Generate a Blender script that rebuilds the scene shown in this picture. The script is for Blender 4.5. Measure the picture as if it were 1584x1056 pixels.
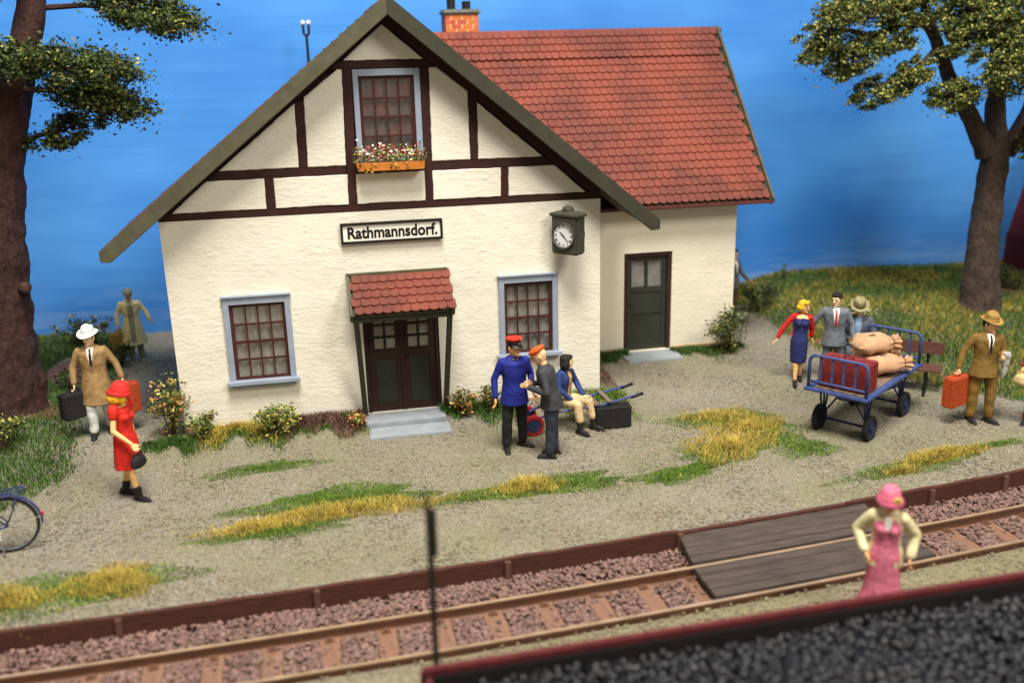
import bpy, bmesh, math, random
import numpy as np
from mathutils import Vector, Matrix, noise
from mathutils.bvhtree import BVHTree
for o in list(bpy.data.objects): bpy.data.objects.remove(o)
S = bpy.context.scene
C = S.collection
R = math.radians
random.seed(7)
rng = np.random.default_rng(7)

# ---------------------------------------------------------------- camera
cam = bpy.data.cameras.new('camera'); camo = bpy.data.objects.new('camera', cam); C.objects.link(camo)
cam.sensor_width = 36; cam.lens = 34.094; cam.clip_end = 200; cam.clip_start = 0.1
yaw, pitch, roll = 0.191765, 0.295201, -0.024309
fw = Vector((math.sin(yaw)*math.cos(pitch), math.cos(yaw)*math.cos(pitch), -math.sin(pitch)))
rt = Vector((math.cos(yaw), -math.sin(yaw), 0)); up = rt.cross(fw)
r2 = math.cos(roll)*rt + math.sin(roll)*up; u2 = -math.sin(roll)*rt + math.cos(roll)*up
Mc = Matrix((r2, u2, -fw)).transposed().to_4x4(); Mc.translation = (2.4467, -15.4719, 5.8702)
camo.matrix_world = Mc
cam.dof.use_dof = True; cam.dof.focus_distance = 15.3; cam.dof.aperture_fstop = 0.28
S.camera = camo
# ---------------------------------------------------------------- room light
W = bpy.data.worlds.new('World'); S.world = W; W.use_nodes = True
W.node_tree.nodes['Background'].inputs[0].default_value = (1.0, 0.92, 0.80, 1)
W.node_tree.nodes['Background'].inputs[1].default_value = 0.29
def lamp(name, loc, target, size, power, col):
    l = bpy.data.lights.new(name, 'AREA'); l.shape = 'DISK'; l.size = size; l.energy = power; l.color = col
    o = bpy.data.objects.new(name, l); C.objects.link(o); o.location = loc
    o.rotation_euler = (Vector(target)-Vector(loc)).to_track_quat('-Z', 'Y').to_euler()
lamp('room_lamp', (3.4, -12.0, 31.0), (4.5, -0.5, 1.0), 12.0, 17500, (1.0, 0.96, 0.90))
lamp('second_room_lamp', (22.0, -28.0, 27.0), (9.0, 1.0, 1.5), 12.0, 7800, (1.0, 0.96, 0.90))
S.view_settings.view_transform = 'Standard'; S.view_settings.look = 'None'
S.view_settings.exposure = 0.0; S.view_settings.gamma = 1.0

# ---------------------------------------------------------------- materials
def srgb(r, g, b):
    f = lambda c: (c/255/12.92) if c/255 <= .04045 else ((c/255+.055)/1.055)**2.4
    return (f(r), f(g), f(b), 1)
class N:
    def __init__(s, name):
        s.m = bpy.data.materials.new(name); s.m.use_nodes = True; s.t = s.m.node_tree; s.n = s.t.nodes
        s.b = s.n['Principled BSDF']; s.tc = s.n.new('ShaderNodeTexCoord'); s.co = s.tc.outputs['Object']
    def link(s, a, b): s.t.links.new(a, b)
    def mapped(s, scale):
        m = s.n.new('ShaderNodeMapping'); m.inputs['Scale'].default_value = scale; s.link(s.co, m.inputs[0]); return m.outputs[0]
    def noise(s, scale, detail=3, rough=.55, vec=None):
        x = s.n.new('ShaderNodeTexNoise'); x.inputs['Scale'].default_value = scale; x.inputs['Detail'].default_value = detail
        x.inputs['Roughness'].default_value = rough; s.link(vec or s.co, x.inputs['Vector']); return x.outputs['Fac']
    def vor(s, scale, vec=None, out='Distance', feature='F1'):
        x = s.n.new('ShaderNodeTexVoronoi'); x.inputs['Scale'].default_value = scale; x.feature = feature
        s.link(vec or s.co, x.inputs['Vector']); return x.outputs[out]
    def rng(s, v, a, b, c, d):
        x = s.n.new('ShaderNodeMapRange'); s.link(v, x.inputs[0])
        for i, q in enumerate((a, b, c, d)): x.inputs[i+1].default_value = q
        return x.outputs[0]
    def mix(s, fac, a, b, mode='MIX'):
        x = s.n.new('ShaderNodeMix'); x.data_type = 'RGBA'; x.blend_type = mode
        for val, idx in ((fac, 0), (a, 6), (b, 7)):
            if isinstance(val, (int, float)): x.inputs[idx].default_value = val
            elif isinstance(val, tuple): x.inputs[idx].default_value = val
            else: s.link(val, x.inputs[idx])
        return x.outputs[2]
    def math(s, op, a, b):
        x = s.n.new('ShaderNodeMath'); x.operation = op
        for i, v in enumerate((a, b)):
            if isinstance(v, (int, float)): x.inputs[i].default_value = v
            else: s.link(v, x.inputs[i])
        return x.outputs[0]
    def col(s, v):
        if isinstance(v, tuple): s.b.inputs['Base Color'].default_value = v
        else: s.link(v, s.b.inputs['Base Color'])
    def bump(s, h, strength, dist):
        x = s.n.new('ShaderNodeBump'); x.inputs['Strength'].default_value = strength; x.inputs['Distance'].default_value = dist
        s.link(h, x.inputs['Height']); s.link(x.outputs[0], s.b.inputs['Normal'])
def Mt(name, col, rough=.6, var=.14, vs=7, bump=0, bs=50, bd=.01, metal=0, spec=.35, tint=False):
    k = N(name); k.b.inputs['Roughness'].default_value = rough; k.b.inputs['Metallic'].default_value = metal
    k.b.inputs['Specular IOR Level'].default_value = spec
    c = k.mix(k.rng(k.noise(vs, 4), .3, .7, 0, 1), tuple(x*(1-var) for x in col[:3])+(1,), tuple(min(1, x*(1+var)) for x in col[:3])+(1,))
    if tint:
        a = k.n.new('ShaderNodeAttribute'); a.attribute_name = 'tint'
        c = k.mix(1.0, c, a.outputs['Color'], 'MULTIPLY')
    k.col(c)
    if bump: k.bump(k.noise(bs, 5, .65), bump, bd)
    return k.m
def wood(name, col, dark, axis=0, scale=3, rough=.7):
    k = N(name); sc = [24, 24, 24]; sc[axis] = 1.2
    n = k.noise(scale, 6, .65, k.mapped(tuple(sc)))
    k.col(k.mix(k.rng(n, .32, .68, 0, 1), dark, col)); k.b.inputs['Roughness'].default_value = rough
    k.b.inputs['Specular IOR Level'].default_value = .25
    k.bump(n, .5, .01); return k.m
def stucco(name, col):
    k = N(name); k.b.inputs['Roughness'].default_value = .85; k.b.inputs['Specular IOR Level'].default_value = .2
    big = k.noise(1.3, 4); f = k.noise(24, 5, .6, k.mapped((.8, 1, 1.3))); st = k.noise(9, 4, .6, k.mapped((.6, 1, 1.8)))
    c = k.mix(k.rng(big, .35, .7, 0, 1), tuple(x*.93 for x in col[:3])+(1,), col)
    sp = k.rng(k.noise(70, 2), .68, .74, 0, .18)
    k.col(k.mix(sp, c, srgb(150, 135, 105)))
    h = k.math('ADD', k.math('MULTIPLY', f, .7), k.math('MULTIPLY', st, .8))
    h = k.math('MULTIPLY', h, k.rng(k.noise(1.9, 3), .35, .65, .45, 1.25)); k.bump(h, .5, .028); return k.m

SKIN = Mt('skin_paint', srgb(240, 192, 142), .5, .06, 12); SKIN2 = Mt('tanned_skin_paint', srgb(234, 176, 122), .5, .06, 12)
PALE = Mt('pale_skin_paint', srgb(240, 208, 156), .5, .06, 12)
STUC = stucco('cream_stucco', srgb(236, 229, 210)); STUCW = stucco('wing_stucco', srgb(232, 223, 200))
PANEL = stucco('panel_plaster', srgb(236, 229, 210))
BEAM = wood('dark_beam_paint', srgb(66, 36, 30), srgb(46, 25, 22), 0, 3)
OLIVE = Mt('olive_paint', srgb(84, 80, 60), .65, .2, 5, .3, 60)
OLIVED = Mt('dark_olive_paint_and_shade', srgb(58, 56, 42), .65, .2, 5, .3, 60)
GREYB = Mt('grey_blue_paint', srgb(148, 158, 172), .6, .1, 4, .2, 70)
BROWN = wood('brown_sash_paint', srgb(82, 42, 34), srgb(60, 30, 26), 2, 3)
DOORB = wood('door_brown_paint', srgb(62, 38, 32), srgb(44, 28, 25), 2, 3)
DGREEN = Mt('dark_green_paint', srgb(46, 49, 40), .55, .15, 6, .15, 60)
STEP = Mt('grey_step_paint', srgb(146, 152, 156), .75, .12, 5, .3, 60)
PLINTH = Mt('tan_plinth', srgb(186, 150, 114), .85, .15, 5, .4, 40)
BLACK = Mt('black_paint', srgb(28, 27, 27), .5, .2, 8); IRON = Mt('black_iron', srgb(30, 28, 27), .5, .2, 8, .2, 60)
WHITE = Mt('sign_white', srgb(238, 233, 218), .55, .04, 4)
RUSTW = Mt('ink_black', srgb(22, 20, 20), .5, .05, 4)

def tile_material():
    k = N('red_roof_tile'); k.b.inputs['Roughness'].default_value = .62; k.b.inputs['Specular IOR Level'].default_value = .3
    oi = k.n.new('ShaderNodeObjectInfo'); geo = k.n.new('ShaderNodeNewGeometry')
    k.link(geo.outputs['Position'], k.tc.inputs[0]) if False else None
    big = k.n.new('ShaderNodeTexNoise'); big.inputs['Scale'].default_value = .9; big.inputs['Detail'].default_value = 5
    k.link(geo.outputs['Position'], big.inputs['Vector'])
    fine = k.n.new('ShaderNodeTexNoise'); fine.inputs['Scale'].default_value = 22; k.link(geo.outputs['Position'], fine.inputs['Vector'])
    rnd = k.n.new('ShaderNodeTexVoronoi'); rnd.inputs['Scale'].default_value = 6.5; k.link(geo.outputs['Position'], rnd.inputs['Vector'])
    a = k.mix(k.rng(big.outputs['Fac'], .42, .62, 0, 1), srgb(100, 54, 45), srgb(134, 68, 51))
    a = k.mix(k.rng(fine.outputs['Fac'], .3, .7, 0, .3), a, srgb(92, 52, 46))
    rr = k.n.new('ShaderNodeSeparateColor'); k.link(rnd.outputs['Color'], rr.inputs[0])
    a = k.mix(k.rng(rr.outputs[0], 0, 1, 0, .3), a, srgb(144, 73, 55))
    k.col(a); return k.m
TILE = tile_material()

# ---------------------------------------------------------------- mesh helpers
def barky(q): return .55*noise.noise(q*2.6)+.5*noise.noise(Vector((q.x*7, q.y*7, q.z*4)))+.38*(.4-abs(noise.noise(Vector((q.x*15, q.y*15, q.z*8)))))
class MB:
    def __init__(s): s.v = []; s.f = []; s.mi = []
    def add(s, vs, fs, mi=0):
        o = len(s.v); s.v += [Vector(p) for p in vs]; s.f += [[i+o for i in f] for f in fs]; s.mi += [mi]*len(fs); return s
    def box(s, a, b, m=None, mi=0):
        x0, y0, z0 = a; x1, y1, z1 = b
        vs = [Vector(p) for p in ((x0,y0,z0),(x1,y0,z0),(x1,y1,z0),(x0,y1,z0),(x0,y0,z1),(x1,y0,z1),(x1,y1,z1),(x0,y1,z1))]
        if m: vs = [m @ p for p in vs]
        return s.add(vs, [[3,2,1,0],[4,5,6,7],[0,1,5,4],[1,2,6,5],[2,3,7,6],[3,0,4,7]], mi)
    def bar(s, p, q, w, h, upv=(0, 0, 1), mi=0):
        p, q = Vector(p), Vector(q); d = (q-p); L = d.length; d.normalize()
        x = d.cross(Vector(upv)).normalized(); z = x.cross(d)
        m = Matrix((x, d, z)).transposed().to_4x4(); m.translation = p
        return s.box((-w/2, 0, -h/2), (w/2, L, h/2), m, mi)
    def rings(s, rs, cap=True, mi=0, closed=False):
        n = len(rs[0]); vs = [p for r in rs for p in r]; fs = []
        for k in range(len(rs)-1):
            for i in range(n):
                j = (i+1) % n; fs.append([k*n+i, k*n+j, (k+1)*n+j, (k+1)*n+i])
        if closed:
            k = len(rs)-1
            for i in range(n):
                j = (i+1) % n; fs.append([k*n+i, k*n+j, j, i])
        elif cap:
            fs.append(list(range(n))[::-1]); fs.append([(len(rs)-1)*n+i for i in range(n)])
        return s.add(vs, fs, mi)
    def tube(s, pts, r, n=8, cap=True, mi=0, jit=0):
        pts = [Vector(p) for p in pts]; rr = r if isinstance(r, (list, tuple)) else [r]*len(pts); rs = []; x = None
        for i, p in enumerate(pts):
            d = (pts[min(i+1, len(pts)-1)]-pts[max(i-1, 0)]).normalized()
            if x is None: x = d.orthogonal().normalized()
            x = (x-d*x.dot(d)).normalized(); y = d.cross(x)
            rs.append([p+(x*math.cos(a)+y*math.sin(a))*rr[i]*(1+(jit*barky(p+x*math.cos(a)*rr[i]+y*math.sin(a)*rr[i]) if jit else 0)) for a in [2*math.pi*k/n for k in range(n)]])
        return s.rings(rs, cap, mi)
    def capsule(s, p, q, r0, r1, n=14, mi=0):
        p, q = Vector(p), Vector(q); d = (q-p); L = d.length
        d = d.normalized() if L > 1e-6 else Vector((0, 0, 1))
        pts = []; rr = []
        for a in (80, 55, 28): pts.append(p-d*r0*math.sin(R(a))); rr.append(r0*math.cos(R(a)))
        for t in (0, .35, .7, 1): pts.append(p+(q-p)*t); rr.append(r0+(r1-r0)*t)
        for a in (28, 55, 80): pts.append(q+d*r1*math.sin(R(a))); rr.append(r1*math.cos(R(a)))
        return s.tube(pts, rr, n, True, mi)
    def ell(s, c, r, m=None, n=16, k=10, mi=0):
        rs = []; c = Vector(c)
        for j in range(1, k):
            a = math.pi*j/k; ring = []
            for i in range(n):
                b = 2*math.pi*i/n
                p = Vector((r[0]*math.sin(a)*math.cos(b), r[1]*math.sin(a)*math.sin(b), -r[2]*math.cos(a)))
                ring.append(((m @ p) if m else p)+c)
            rs.append(ring)
        return s.rings(rs, True, mi)
    def lathe(s, prof, m=None, n=20, mi=0, sx=1, sy=1, closed=False):
        rs = []
        for (r, z) in prof:
            ring = [Vector((r*math.cos(2*math.pi*i/n)*sx, r*math.sin(2*math.pi*i/n)*sy, z)) for i in range(n)]
            rs.append([m @ p for p in ring] if m else ring)
        return s.rings(rs, True, mi, closed)
    def prism(s, poly, y0, y1, mi=0):
        n = len(poly); vs = [(x, y0, z) for x, z in poly]+[(x, y1, z) for x, z in poly]
        fs = [list(range(n)), [n+i for i in range(n)][::-1]]+[[i, i+n, (i+1) % n+n, (i+1) % n] for i in range(n)]
        return s.add(vs, fs, mi)
    def xform(s, m): s.v = [m @ p for p in s.v]; return s
    def mesh(s, name='m', smooth=False):
        me = bpy.data.meshes.new(name); me.from_pydata([tuple(p) for p in s.v], [], s.f)
        me.polygons.foreach_set('material_index', s.mi)
        if smooth: me.polygons.foreach_set('use_smooth', [True]*len(s.f))
        me.update(); return me
    def build(s, name, mats, parent=None, smooth=False, bevel=0, fix=True):
        me = s.mesh(name, smooth)
        if fix or bevel:
            b = bmesh.new(); b.from_mesh(me); bmesh.ops.recalc_face_normals(b, faces=b.faces)
            if bevel:
                es = [e for e in b.edges if len(e.link_faces) == 2 and e.calc_face_angle(0) > .5]
                bmesh.ops.bevel(b, geom=es, offset=bevel, segments=2, affect='EDGES', clamp_overlap=True)
            b.to_mesh(me); b.free()
        return obj(name, me, mats, parent)
def obj(name, me, mats, parent=None):
    for m in (mats if isinstance(mats, (list, tuple)) else [mats]): me.materials.append(m)
    o = bpy.data.objects.new(name, me); C.objects.link(o)
    if parent is not None: put(o, parent)
    return o
def put(o, parent):      # child keeps its coordinates in the space of its thing
    o.parent = parent
    if parent.get('world'): o.matrix_parent_inverse = Matrix.Translation(-Vector(parent['world']))
    elif parent.parent is not None and parent.parent.get('world') and parent.type == 'MESH': pass
def thing(name, label, cat, loc=(0,0,0), rotz=0, group=None, world=False):
    o = bpy.data.objects.new(name, None); C.objects.link(o); o.location = loc; o.rotation_euler = (0, 0, rotz)
    o.empty_display_size = .1
    o['label'] = label; o['category'] = cat
    if group: o['group'] = group
    if world: o['world'] = tuple(loc)
    return o
def tag(o, label, cat, group=None, kind=None):
    o['label'] = label; o['category'] = cat
    if group: o['group'] = group
    if kind: o['kind'] = kind
    return o
def structure(o): o['kind'] = 'structure'; return o
def fast(name, V, T, mats, parent=None, mi=None, tint=None, smooth=False):
    me = bpy.data.meshes.new(name); n = len(V); k = T.shape[1]
    me.vertices.add(n); me.vertices.foreach_set('co', np.ascontiguousarray(V, dtype=np.float32).ravel())
    me.loops.add(T.size); me.loops.foreach_set('vertex_index', T.astype(np.int32).ravel())
    me.polygons.add(len(T)); me.polygons.foreach_set('loop_start', np.arange(0, T.size, k, dtype=np.int32))
    if mi is not None: me.polygons.foreach_set('material_index', np.asarray(mi, dtype=np.int32))
    if smooth: me.polygons.foreach_set('use_smooth', np.ones(len(T), dtype=bool))
    me.update(calc_edges=True)
    if tint is not None:
        a = me.attributes.new('tint', 'FLOAT_COLOR', 'POINT'); t = np.ones((n, 4), dtype=np.float32); t[:, :3] = tint
        a.data.foreach_set('color', t.ravel())
    return obj(name, me, mats, parent)
def remesh(mb, vox, smooth=3, factor=.5):
    me = mb.mesh('tmp'); b = bmesh.new(); b.from_mesh(me); bmesh.ops.recalc_face_normals(b, faces=b.faces); b.to_mesh(me); b.free()
    o = bpy.data.objects.new('tmp', me); C.objects.link(o)
    m = o.modifiers.new('r', 'REMESH'); m.mode = 'VOXEL'; m.voxel_size = vox
    if smooth: s = o.modifiers.new('s', 'SMOOTH'); s.iterations = smooth; s.factor = factor
    dg = bpy.context.evaluated_depsgraph_get(); r = bpy.data.meshes.new_from_object(o.evaluated_get(dg))
    bpy.data.objects.remove(o); bpy.data.meshes.remove(me)
    r.polygons.foreach_set('use_smooth', [True]*len(r.polygons)); r.materials.clear()
    return r
def rough_mesh(me, amp, sc):
    n = len(me.vertices); co = np.empty(n*3, dtype=np.float32); me.vertices.foreach_get('co', co); co = co.reshape(-1, 3)
    no = np.empty(n*3, dtype=np.float32); me.vertices.foreach_get('normal', no); no = no.reshape(-1, 3)
    d = np.array([noise.noise(Vector(p)*sc) for p in co], dtype=np.float32)*amp
    me.vertices.foreach_set('co', (co+no*d[:, None]).ravel()); me.update()
def text_mesh(txt, size, extrude=.004, offset=0, sx=1):
    cu = bpy.data.curves.new('t', 'FONT'); cu.body = txt; cu.size = size; cu.extrude = extrude; cu.offset = offset
    cu.align_x = 'CENTER'; cu.align_y = 'CENTER'; cu.resolution_u = 4
    o = bpy.data.objects.new('t', cu); C.objects.link(o)
    dg = bpy.context.evaluated_depsgraph_get(); me = bpy.data.meshes.new_from_object(o.evaluated_get(dg))
    bpy.data.objects.remove(o); me.materials.clear()
    me.transform(Matrix.Diagonal((sx, 1, 1, 1))); return me
def sst(a, b, x): t = np.clip((x-a)/(b-a), 0, 1); return t*t*(3-2*t)
def gz(x, y):
    x = np.asarray(x, dtype=float); y = np.asarray(y, dtype=float)
    z = -.1*(1-sst(-.6, -.02, y))
    z = z + .34*sst(11.6, 13.6, x)*sst(.2, 4.6, y)*(1-.35*sst(15, 19, x)) + .12*sst(-1.7, -2.8, x)*sst(-2.6, -.5, y)
    return z
def g1(x, y): return float(gz(x, y))
def yr(x): return -5.96+.045*(x+1.2)+.0037*(x+1.2)*(x-5)     # far rail line
def ye(x): return yr(x)+.64                                     # platform edge line
# ================================================================ SETTING
def gravel(name, lo, hi, green, gs=30):
    k = N(name); k.b.inputs['Roughness'].default_value = .9; k.b.inputs['Specular IOR Level'].default_value = .2
    vc = k.vor(gs, out='Color'); sep = k.n.new('ShaderNodeSeparateColor'); k.link(vc, sep.inputs[0])
    a = k.mix(k.rng(k.noise(gs*1.3, 3, .6), .28, .72, 0, 1), lo, hi)
    a = k.mix(k.rng(sep.outputs[0], .0, 1, 0, .55), a, hi)
    a = k.mix(k.rng(sep.outputs[1], .86, .9, 0, .5), a, srgb(96, 74, 62))
    a = k.mix(k.rng(k.noise(.55, 4), .45, .62, 0, .55), a, green)
    a = k.mix(k.rng(k.noise(1.7, 5, .6), .52, .7, 0, .4), a, srgb(116, 104, 92))
    k.col(a)
    d = k.vor(gs); h = k.math('ADD', k.math('MULTIPLY', d, -1.0), k.math('MULTIPLY', k.noise(gs*2.2, 3), .5))
    k.bump(h, .9, .03); return k.m
GRAV = gravel('fine_gravel', srgb(98, 92, 81), srgb(164, 157, 139), srgb(134, 133, 98))
STRIP = gravel('strip_gravel', srgb(100, 91, 76), srgb(160, 149, 124), srgb(134, 130, 90))
# ground sheet with its front edge following the platform boards
xs = np.concatenate([np.linspace(-14, -5, 10), np.linspace(-4.6, 15, 150), np.linspace(15.5, 26, 14)])
vs, fs = [], []
ts = np.linspace(0, 1, 90)
for x in xs:
    y0 = ye(x)+.012
    for t in ts:
        y = y0+(6.32-y0)*t
        vs.append((x, y, g1(x, y)+.012*noise.noise(Vector((x*1.1, y*1.1, 0)))+.006*noise.noise(Vector((x*5, y*5, 2)))))
m = len(ts); fs = [[i*m+j, (i+1)*m+j, (i+1)*m+j+1, i*m+j+1] for i in range(len(xs)-1) for j in range(m-1)]
b = MB(); b.add(vs, fs); structure(b.build('ground', GRAV, smooth=True))
# grains lying on the gravel
def ico():
    bm = bmesh.new(); bmesh.ops.create_icosphere(bm, subdivisions=1, radius=1); bm.verts.ensure_lookup_table()
    v = np.array([p.co[:] for p in bm.verts]); f = np.array([[q.index for q in fa.verts] for fa in bm.faces]); bm.free(); return v, f
IV, IF = ico()
OV = np.array([(1,0,0),(-1,0,0),(0,1,0),(0,-1,0),(0,0,1),(0,0,-1)], float)
OF = np.array([(0,2,4),(2,1,4),(1,3,4),(3,0,4),(2,0,5),(1,2,5),(3,1,5),(0,3,5)])
def stones(P, size, base=(None, None), squash=.7, jit=.35):
    BV, BF = base if base[0] is not None else (IV, IF)
    n = len(P); k = len(BV)
    V = BV[None]*(1+jit*rng.uniform(-1, 1, (n, k, 1)))
    V = V*(size[:, None, None])*np.stack([rng.uniform(.7, 1.3, n), rng.uniform(.7, 1.3, n), rng.uniform(squash*.7, squash*1.2, n)], 1)[:, None]
    a = rng.uniform(0, 6.283, n); e = rng.uniform(-.5, .5, n)
    x, y, z = V[..., 0].copy(), V[..., 1].copy(), V[..., 2].copy()
    y, z = y*np.cos(e)[:, None]-z*np.sin(e)[:, None], y*np.sin(e)[:, None]+z*np.cos(e)[:, None]
    x, y = x*np.cos(a)[:, None]-y*np.sin(a)[:, None], x*np.sin(a)[:, None]+y*np.cos(a)[:, None]
    V = np.stack([x, y, z], -1)+P[:, None]
    T = (BF[None]+(np.arange(n)*k)[:, None, None]).reshape(-1, 3)
    return V.reshape(-1, 3), T
def tints(n, k, lo, hi): return np.repeat((rng.uniform(lo, hi, (n, 1))*(1+.06*rng.uniform(-1, 1, (n, 3)))), k, 0)
n = 42000; px = rng.uniform(-2.6, 13.5, n); py = ye(px)+.04+rng.uniform(0, 1, n)**1.25*9.5
P = np.stack([px, py, gz(px, py)+.003], 1); sz = rng.uniform(.010, .024, n)
V, T = stones(P, sz, (OV, OF))
GRAIN = Mt('gravel_grains', srgb(160, 148, 122), .9, .15, 3, tint=True)
tag(fast('gravel', V, T, GRAIN, tint=tints(n, 6, .45, 1.15)), 'loose tan gravel grains strewn over the station forecourt', 'gravel', kind='stuff')
# backdrop painted blue with horizontal brush strokes
k = N('blue_backdrop_paint'); k.b.inputs['Roughness'].default_value = .6; k.b.inputs['Specular IOR Level'].default_value = .3
st = k.noise(1.0, 6, .6, k.mapped((.35, 1, 9))); st2 = k.noise(1.0, 4, .6, k.mapped((.8, 1, 34))); cl = k.noise(.32, 3, .5, k.mapped((.6, 1, 1.2)))
c = k.mix(k.rng(cl, .35, .65, 0, 1), srgb(50, 122, 204), srgb(82, 154, 228))
c = k.mix(k.rng(st, .42, .68, 0, .16), c, srgb(36, 98, 182)); c = k.mix(k.rng(st2, .56, .72, 0, .1), c, srgb(112, 168, 232))
sx = k.n.new('ShaderNodeSeparateXYZ'); k.link(k.co, sx.inputs[0])
hz = k.math('MULTIPLY', k.rng(sx.outputs[2], .1, 1.3, 1, 0), k.rng(k.noise(1.2, 5, .6, k.mapped((.4, 1, 5))), .45, .62, 0, .32))
c = k.mix(hz, c, srgb(168, 190, 216))
k.col(c); k.bump(st2, .15, .01)
b = MB(); b.box((-16, 6.32, -.6), (30, 6.5, 11)); sky = structure(b.build('sky', k.m))
# track bed, gravel strip before the track
b = MB()
X = np.linspace(-8, 20, 80)
vs = [(x, ye(x)+.02 if j == 0 else yr(x)-1.0, -.40) for x in X for j in (0, 1)]
b.add(vs, [[2*i, 2*i+1, 2*i+3, 2*i+2] for i in range(len(X)-1)]); BED = Mt('dusty_bed', srgb(112, 84, 74), .95, .25, 6, .6, 40)
structure(b.build('track_bed', BED))
b = MB(); ny = 24; vs = []
for x in X:
    for j in range(ny):
        y = yr(x)-.825-j*.16; vs.append((x, y, -.27+.02*noise.noise(Vector((x*2, y*2, 0)))-(.05 if j == 0 else 0)))
b.add(vs, [[i*ny+j, i*ny+j+1, (i+1)*ny+j+1, (i+1)*ny+j] for i in range(len(X)-1) for j in range(ny-1)])
structure(b.build('gravel_path', STRIP, smooth=True))
n = 5000; px = rng.uniform(0, 12, n); py = yr(px)-.86-rng.uniform(0, 1.9, n)
V, T = stones(np.stack([px, py, np.full(n, -.262)], 1), rng.uniform(.009, .022, n), (OV, OF))
tag(fast('path_gravel', V, T, GRAIN, tint=tints(n, 6, .45, 1.1)), 'loose grains on the narrow gravel path before the track', 'gravel', kind='stuff')

# ================================================================ TRACK
track = thing('railway_track', 'narrow gauge track with rusty sleepers in reddish ballast', 'railway track', (5, -6, -.4), world=True)
SLEEP = wood('sleeper_wood', srgb(146, 110, 88), srgb(108, 80, 66), 1, 2.5, .9)
k = N('rail_steel'); k.b.inputs['Roughness'].default_value = .6; k.col(k.mix(k.noise(5, 4), srgb(92, 62, 46), srgb(120, 82, 58))); RUSTY = k.m
SHINE = Mt('polished_rail_head', srgb(180, 152, 122), .36, .25, 3, metal=.35)
def rail(off):
    prof = [(-.055, -.40), (.055, -.40), (.055, -.388), (.012, -.375), (.012, -.30), (.024, -.285), (.024, -.252), (-.024, -.252), (-.024, -.285), (-.012, -.30), (-.012, -.375), (-.055, -.388)]
    b = MB(); rs = []
    for x in np.linspace(-8, 20, 90):
        rs.append([Vector((x, yr(x)+off+u, w+.0)) for u, w in prof])
    nn = len(prof); vs = [p for r in rs for p in r]
    for kx in range(len(rs)-1):
        for i in range(nn):
            j = (i+1) % nn; b.mi.append(1 if i in (6,) else 0); b.f.append([kx*nn+i, kx*nn+j, (kx+1)*nn+j, (kx+1)*nn+i])
    b.v = [Vector(p) for p in vs]
    b.build('rail', [RUSTY, SHINE], track)
rail(0); rail(-.77)
sl = MB(); sl.box((-.115, -.72, -.46), (.115, .72, -.375)); slm = sl.mesh('sleeper')
bb = bmesh.new(); bb.from_mesh(slm); bmesh.ops.bevel(bb, geom=bb.edges[:], offset=.012, segments=1, affect='EDGES'); bb.to_mesh(slm); bb.free(); slm.materials.append(SLEEP)
ch = MB(); ch.box((-.05, .03, -.378), (.05, .115, -.352)); ch.lathe([(.02, -.352), (.024, -.33), (.012, -.325)], Matrix.Translation((0, .08, 0)), 8)
ch.box((-.05, -.115, -.378), (.05, .03, -.366)); ch.box((-.05, -.115, -.366), (.05, -.03, -.352)); ch.lathe([(.02, -.352), (.024, -.33), (.012, -.325)], Matrix.Translation((0, -.08, 0)), 8)
chm = ch.mesh('rail_chair'); chm.materials.append(RUSTY)
slx = [-3.4+i*.62 for i in range(28)]
for x in slx:
    o = bpy.data.objects.new('sleeper', slm); C.objects.link(o); put(o, track)
    sl_ = .045+.0037*(2*x-3.8); o.location = (x, yr(x)-.385, 0); o.rotation_euler = (0, 0, math.atan(sl_)+random.uniform(-.015, .015))
    for off in (.385, -.385):
        c2 = bpy.data.objects.new('rail_chair', chm); C.objects.link(c2); c2.parent = o; c2.location = (0, off, 0)
# ballast
n = 26000; px = rng.uniform(-3, 14.5, n); u = rng.uniform(-.74, .6, n); py = yr(px)+u
keep = np.ones(n, bool)
for x in slx: keep &= ~((abs(px-x) < .125) & (u < .22) & (rng.uniform(0, 1, n) < .93))
for off in (0, -.77): keep &= abs(u-off) > .075
px, py, u = px[keep], py[keep], u[keep]
zz = -.40+.025+np.where(u > .1, sst(.1, .35, u)*.03*1, 0)+rng.uniform(-.015, .025, len(px))
V, T = stones(np.stack([px, py, zz], 1), rng.uniform(.015, .035, len(px)))
BAL = Mt('reddish_ballast', srgb(138, 109, 99), .9, .12, 3, tint=True)
bt = tints(len(px), len(IV), .55, 1.15); 
tag(fast('ballast', V, T, BAL, tint=bt), 'reddish brown broken stone ballast between the sleepers', 'ballast', kind='stuff')
# platform edging boards and posts
EDGE = wood('edging_wood', srgb(92, 54, 42), srgb(58, 34, 28), 0, 2.5, .8); EDGEP = wood('edging_post_wood', srgb(120, 86, 72), srgb(80, 54, 46), 2, 2.5, .8)
edging = thing('platform_edging', 'dark brown timber edging boards along the platform above the ballast', 'platform edge', (5, -5.2, -.4), world=True)
joints = [-8, -4.2, -2.2, -.12, 2.05, 4.33, 6.6, 9.05, 10.4, 11.65, 13.4, 16, 20]
for i in range(len(joints)-1):
    a, c = joints[i]+.004, joints[i+1]-.004; b = MB(); rs = []
    for x in np.linspace(a, c, 12):
        y = ye(x); w = .012*noise.noise(Vector((x*1.6, 3, 0))); t = (-.102 if joints[i] == 6.6 else -.085)+.014*noise.noise(Vector((x*2.3, 9, 0)))
        rs.append([Vector((x, y-.055+w, -.42)), Vector((x, y+.008, -.42)), Vector((x, y+.008, t)), Vector((x, y-.05+w, t-.004))])
    b.rings(rs); b.build('edging_board', EDGE, edging)
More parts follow.
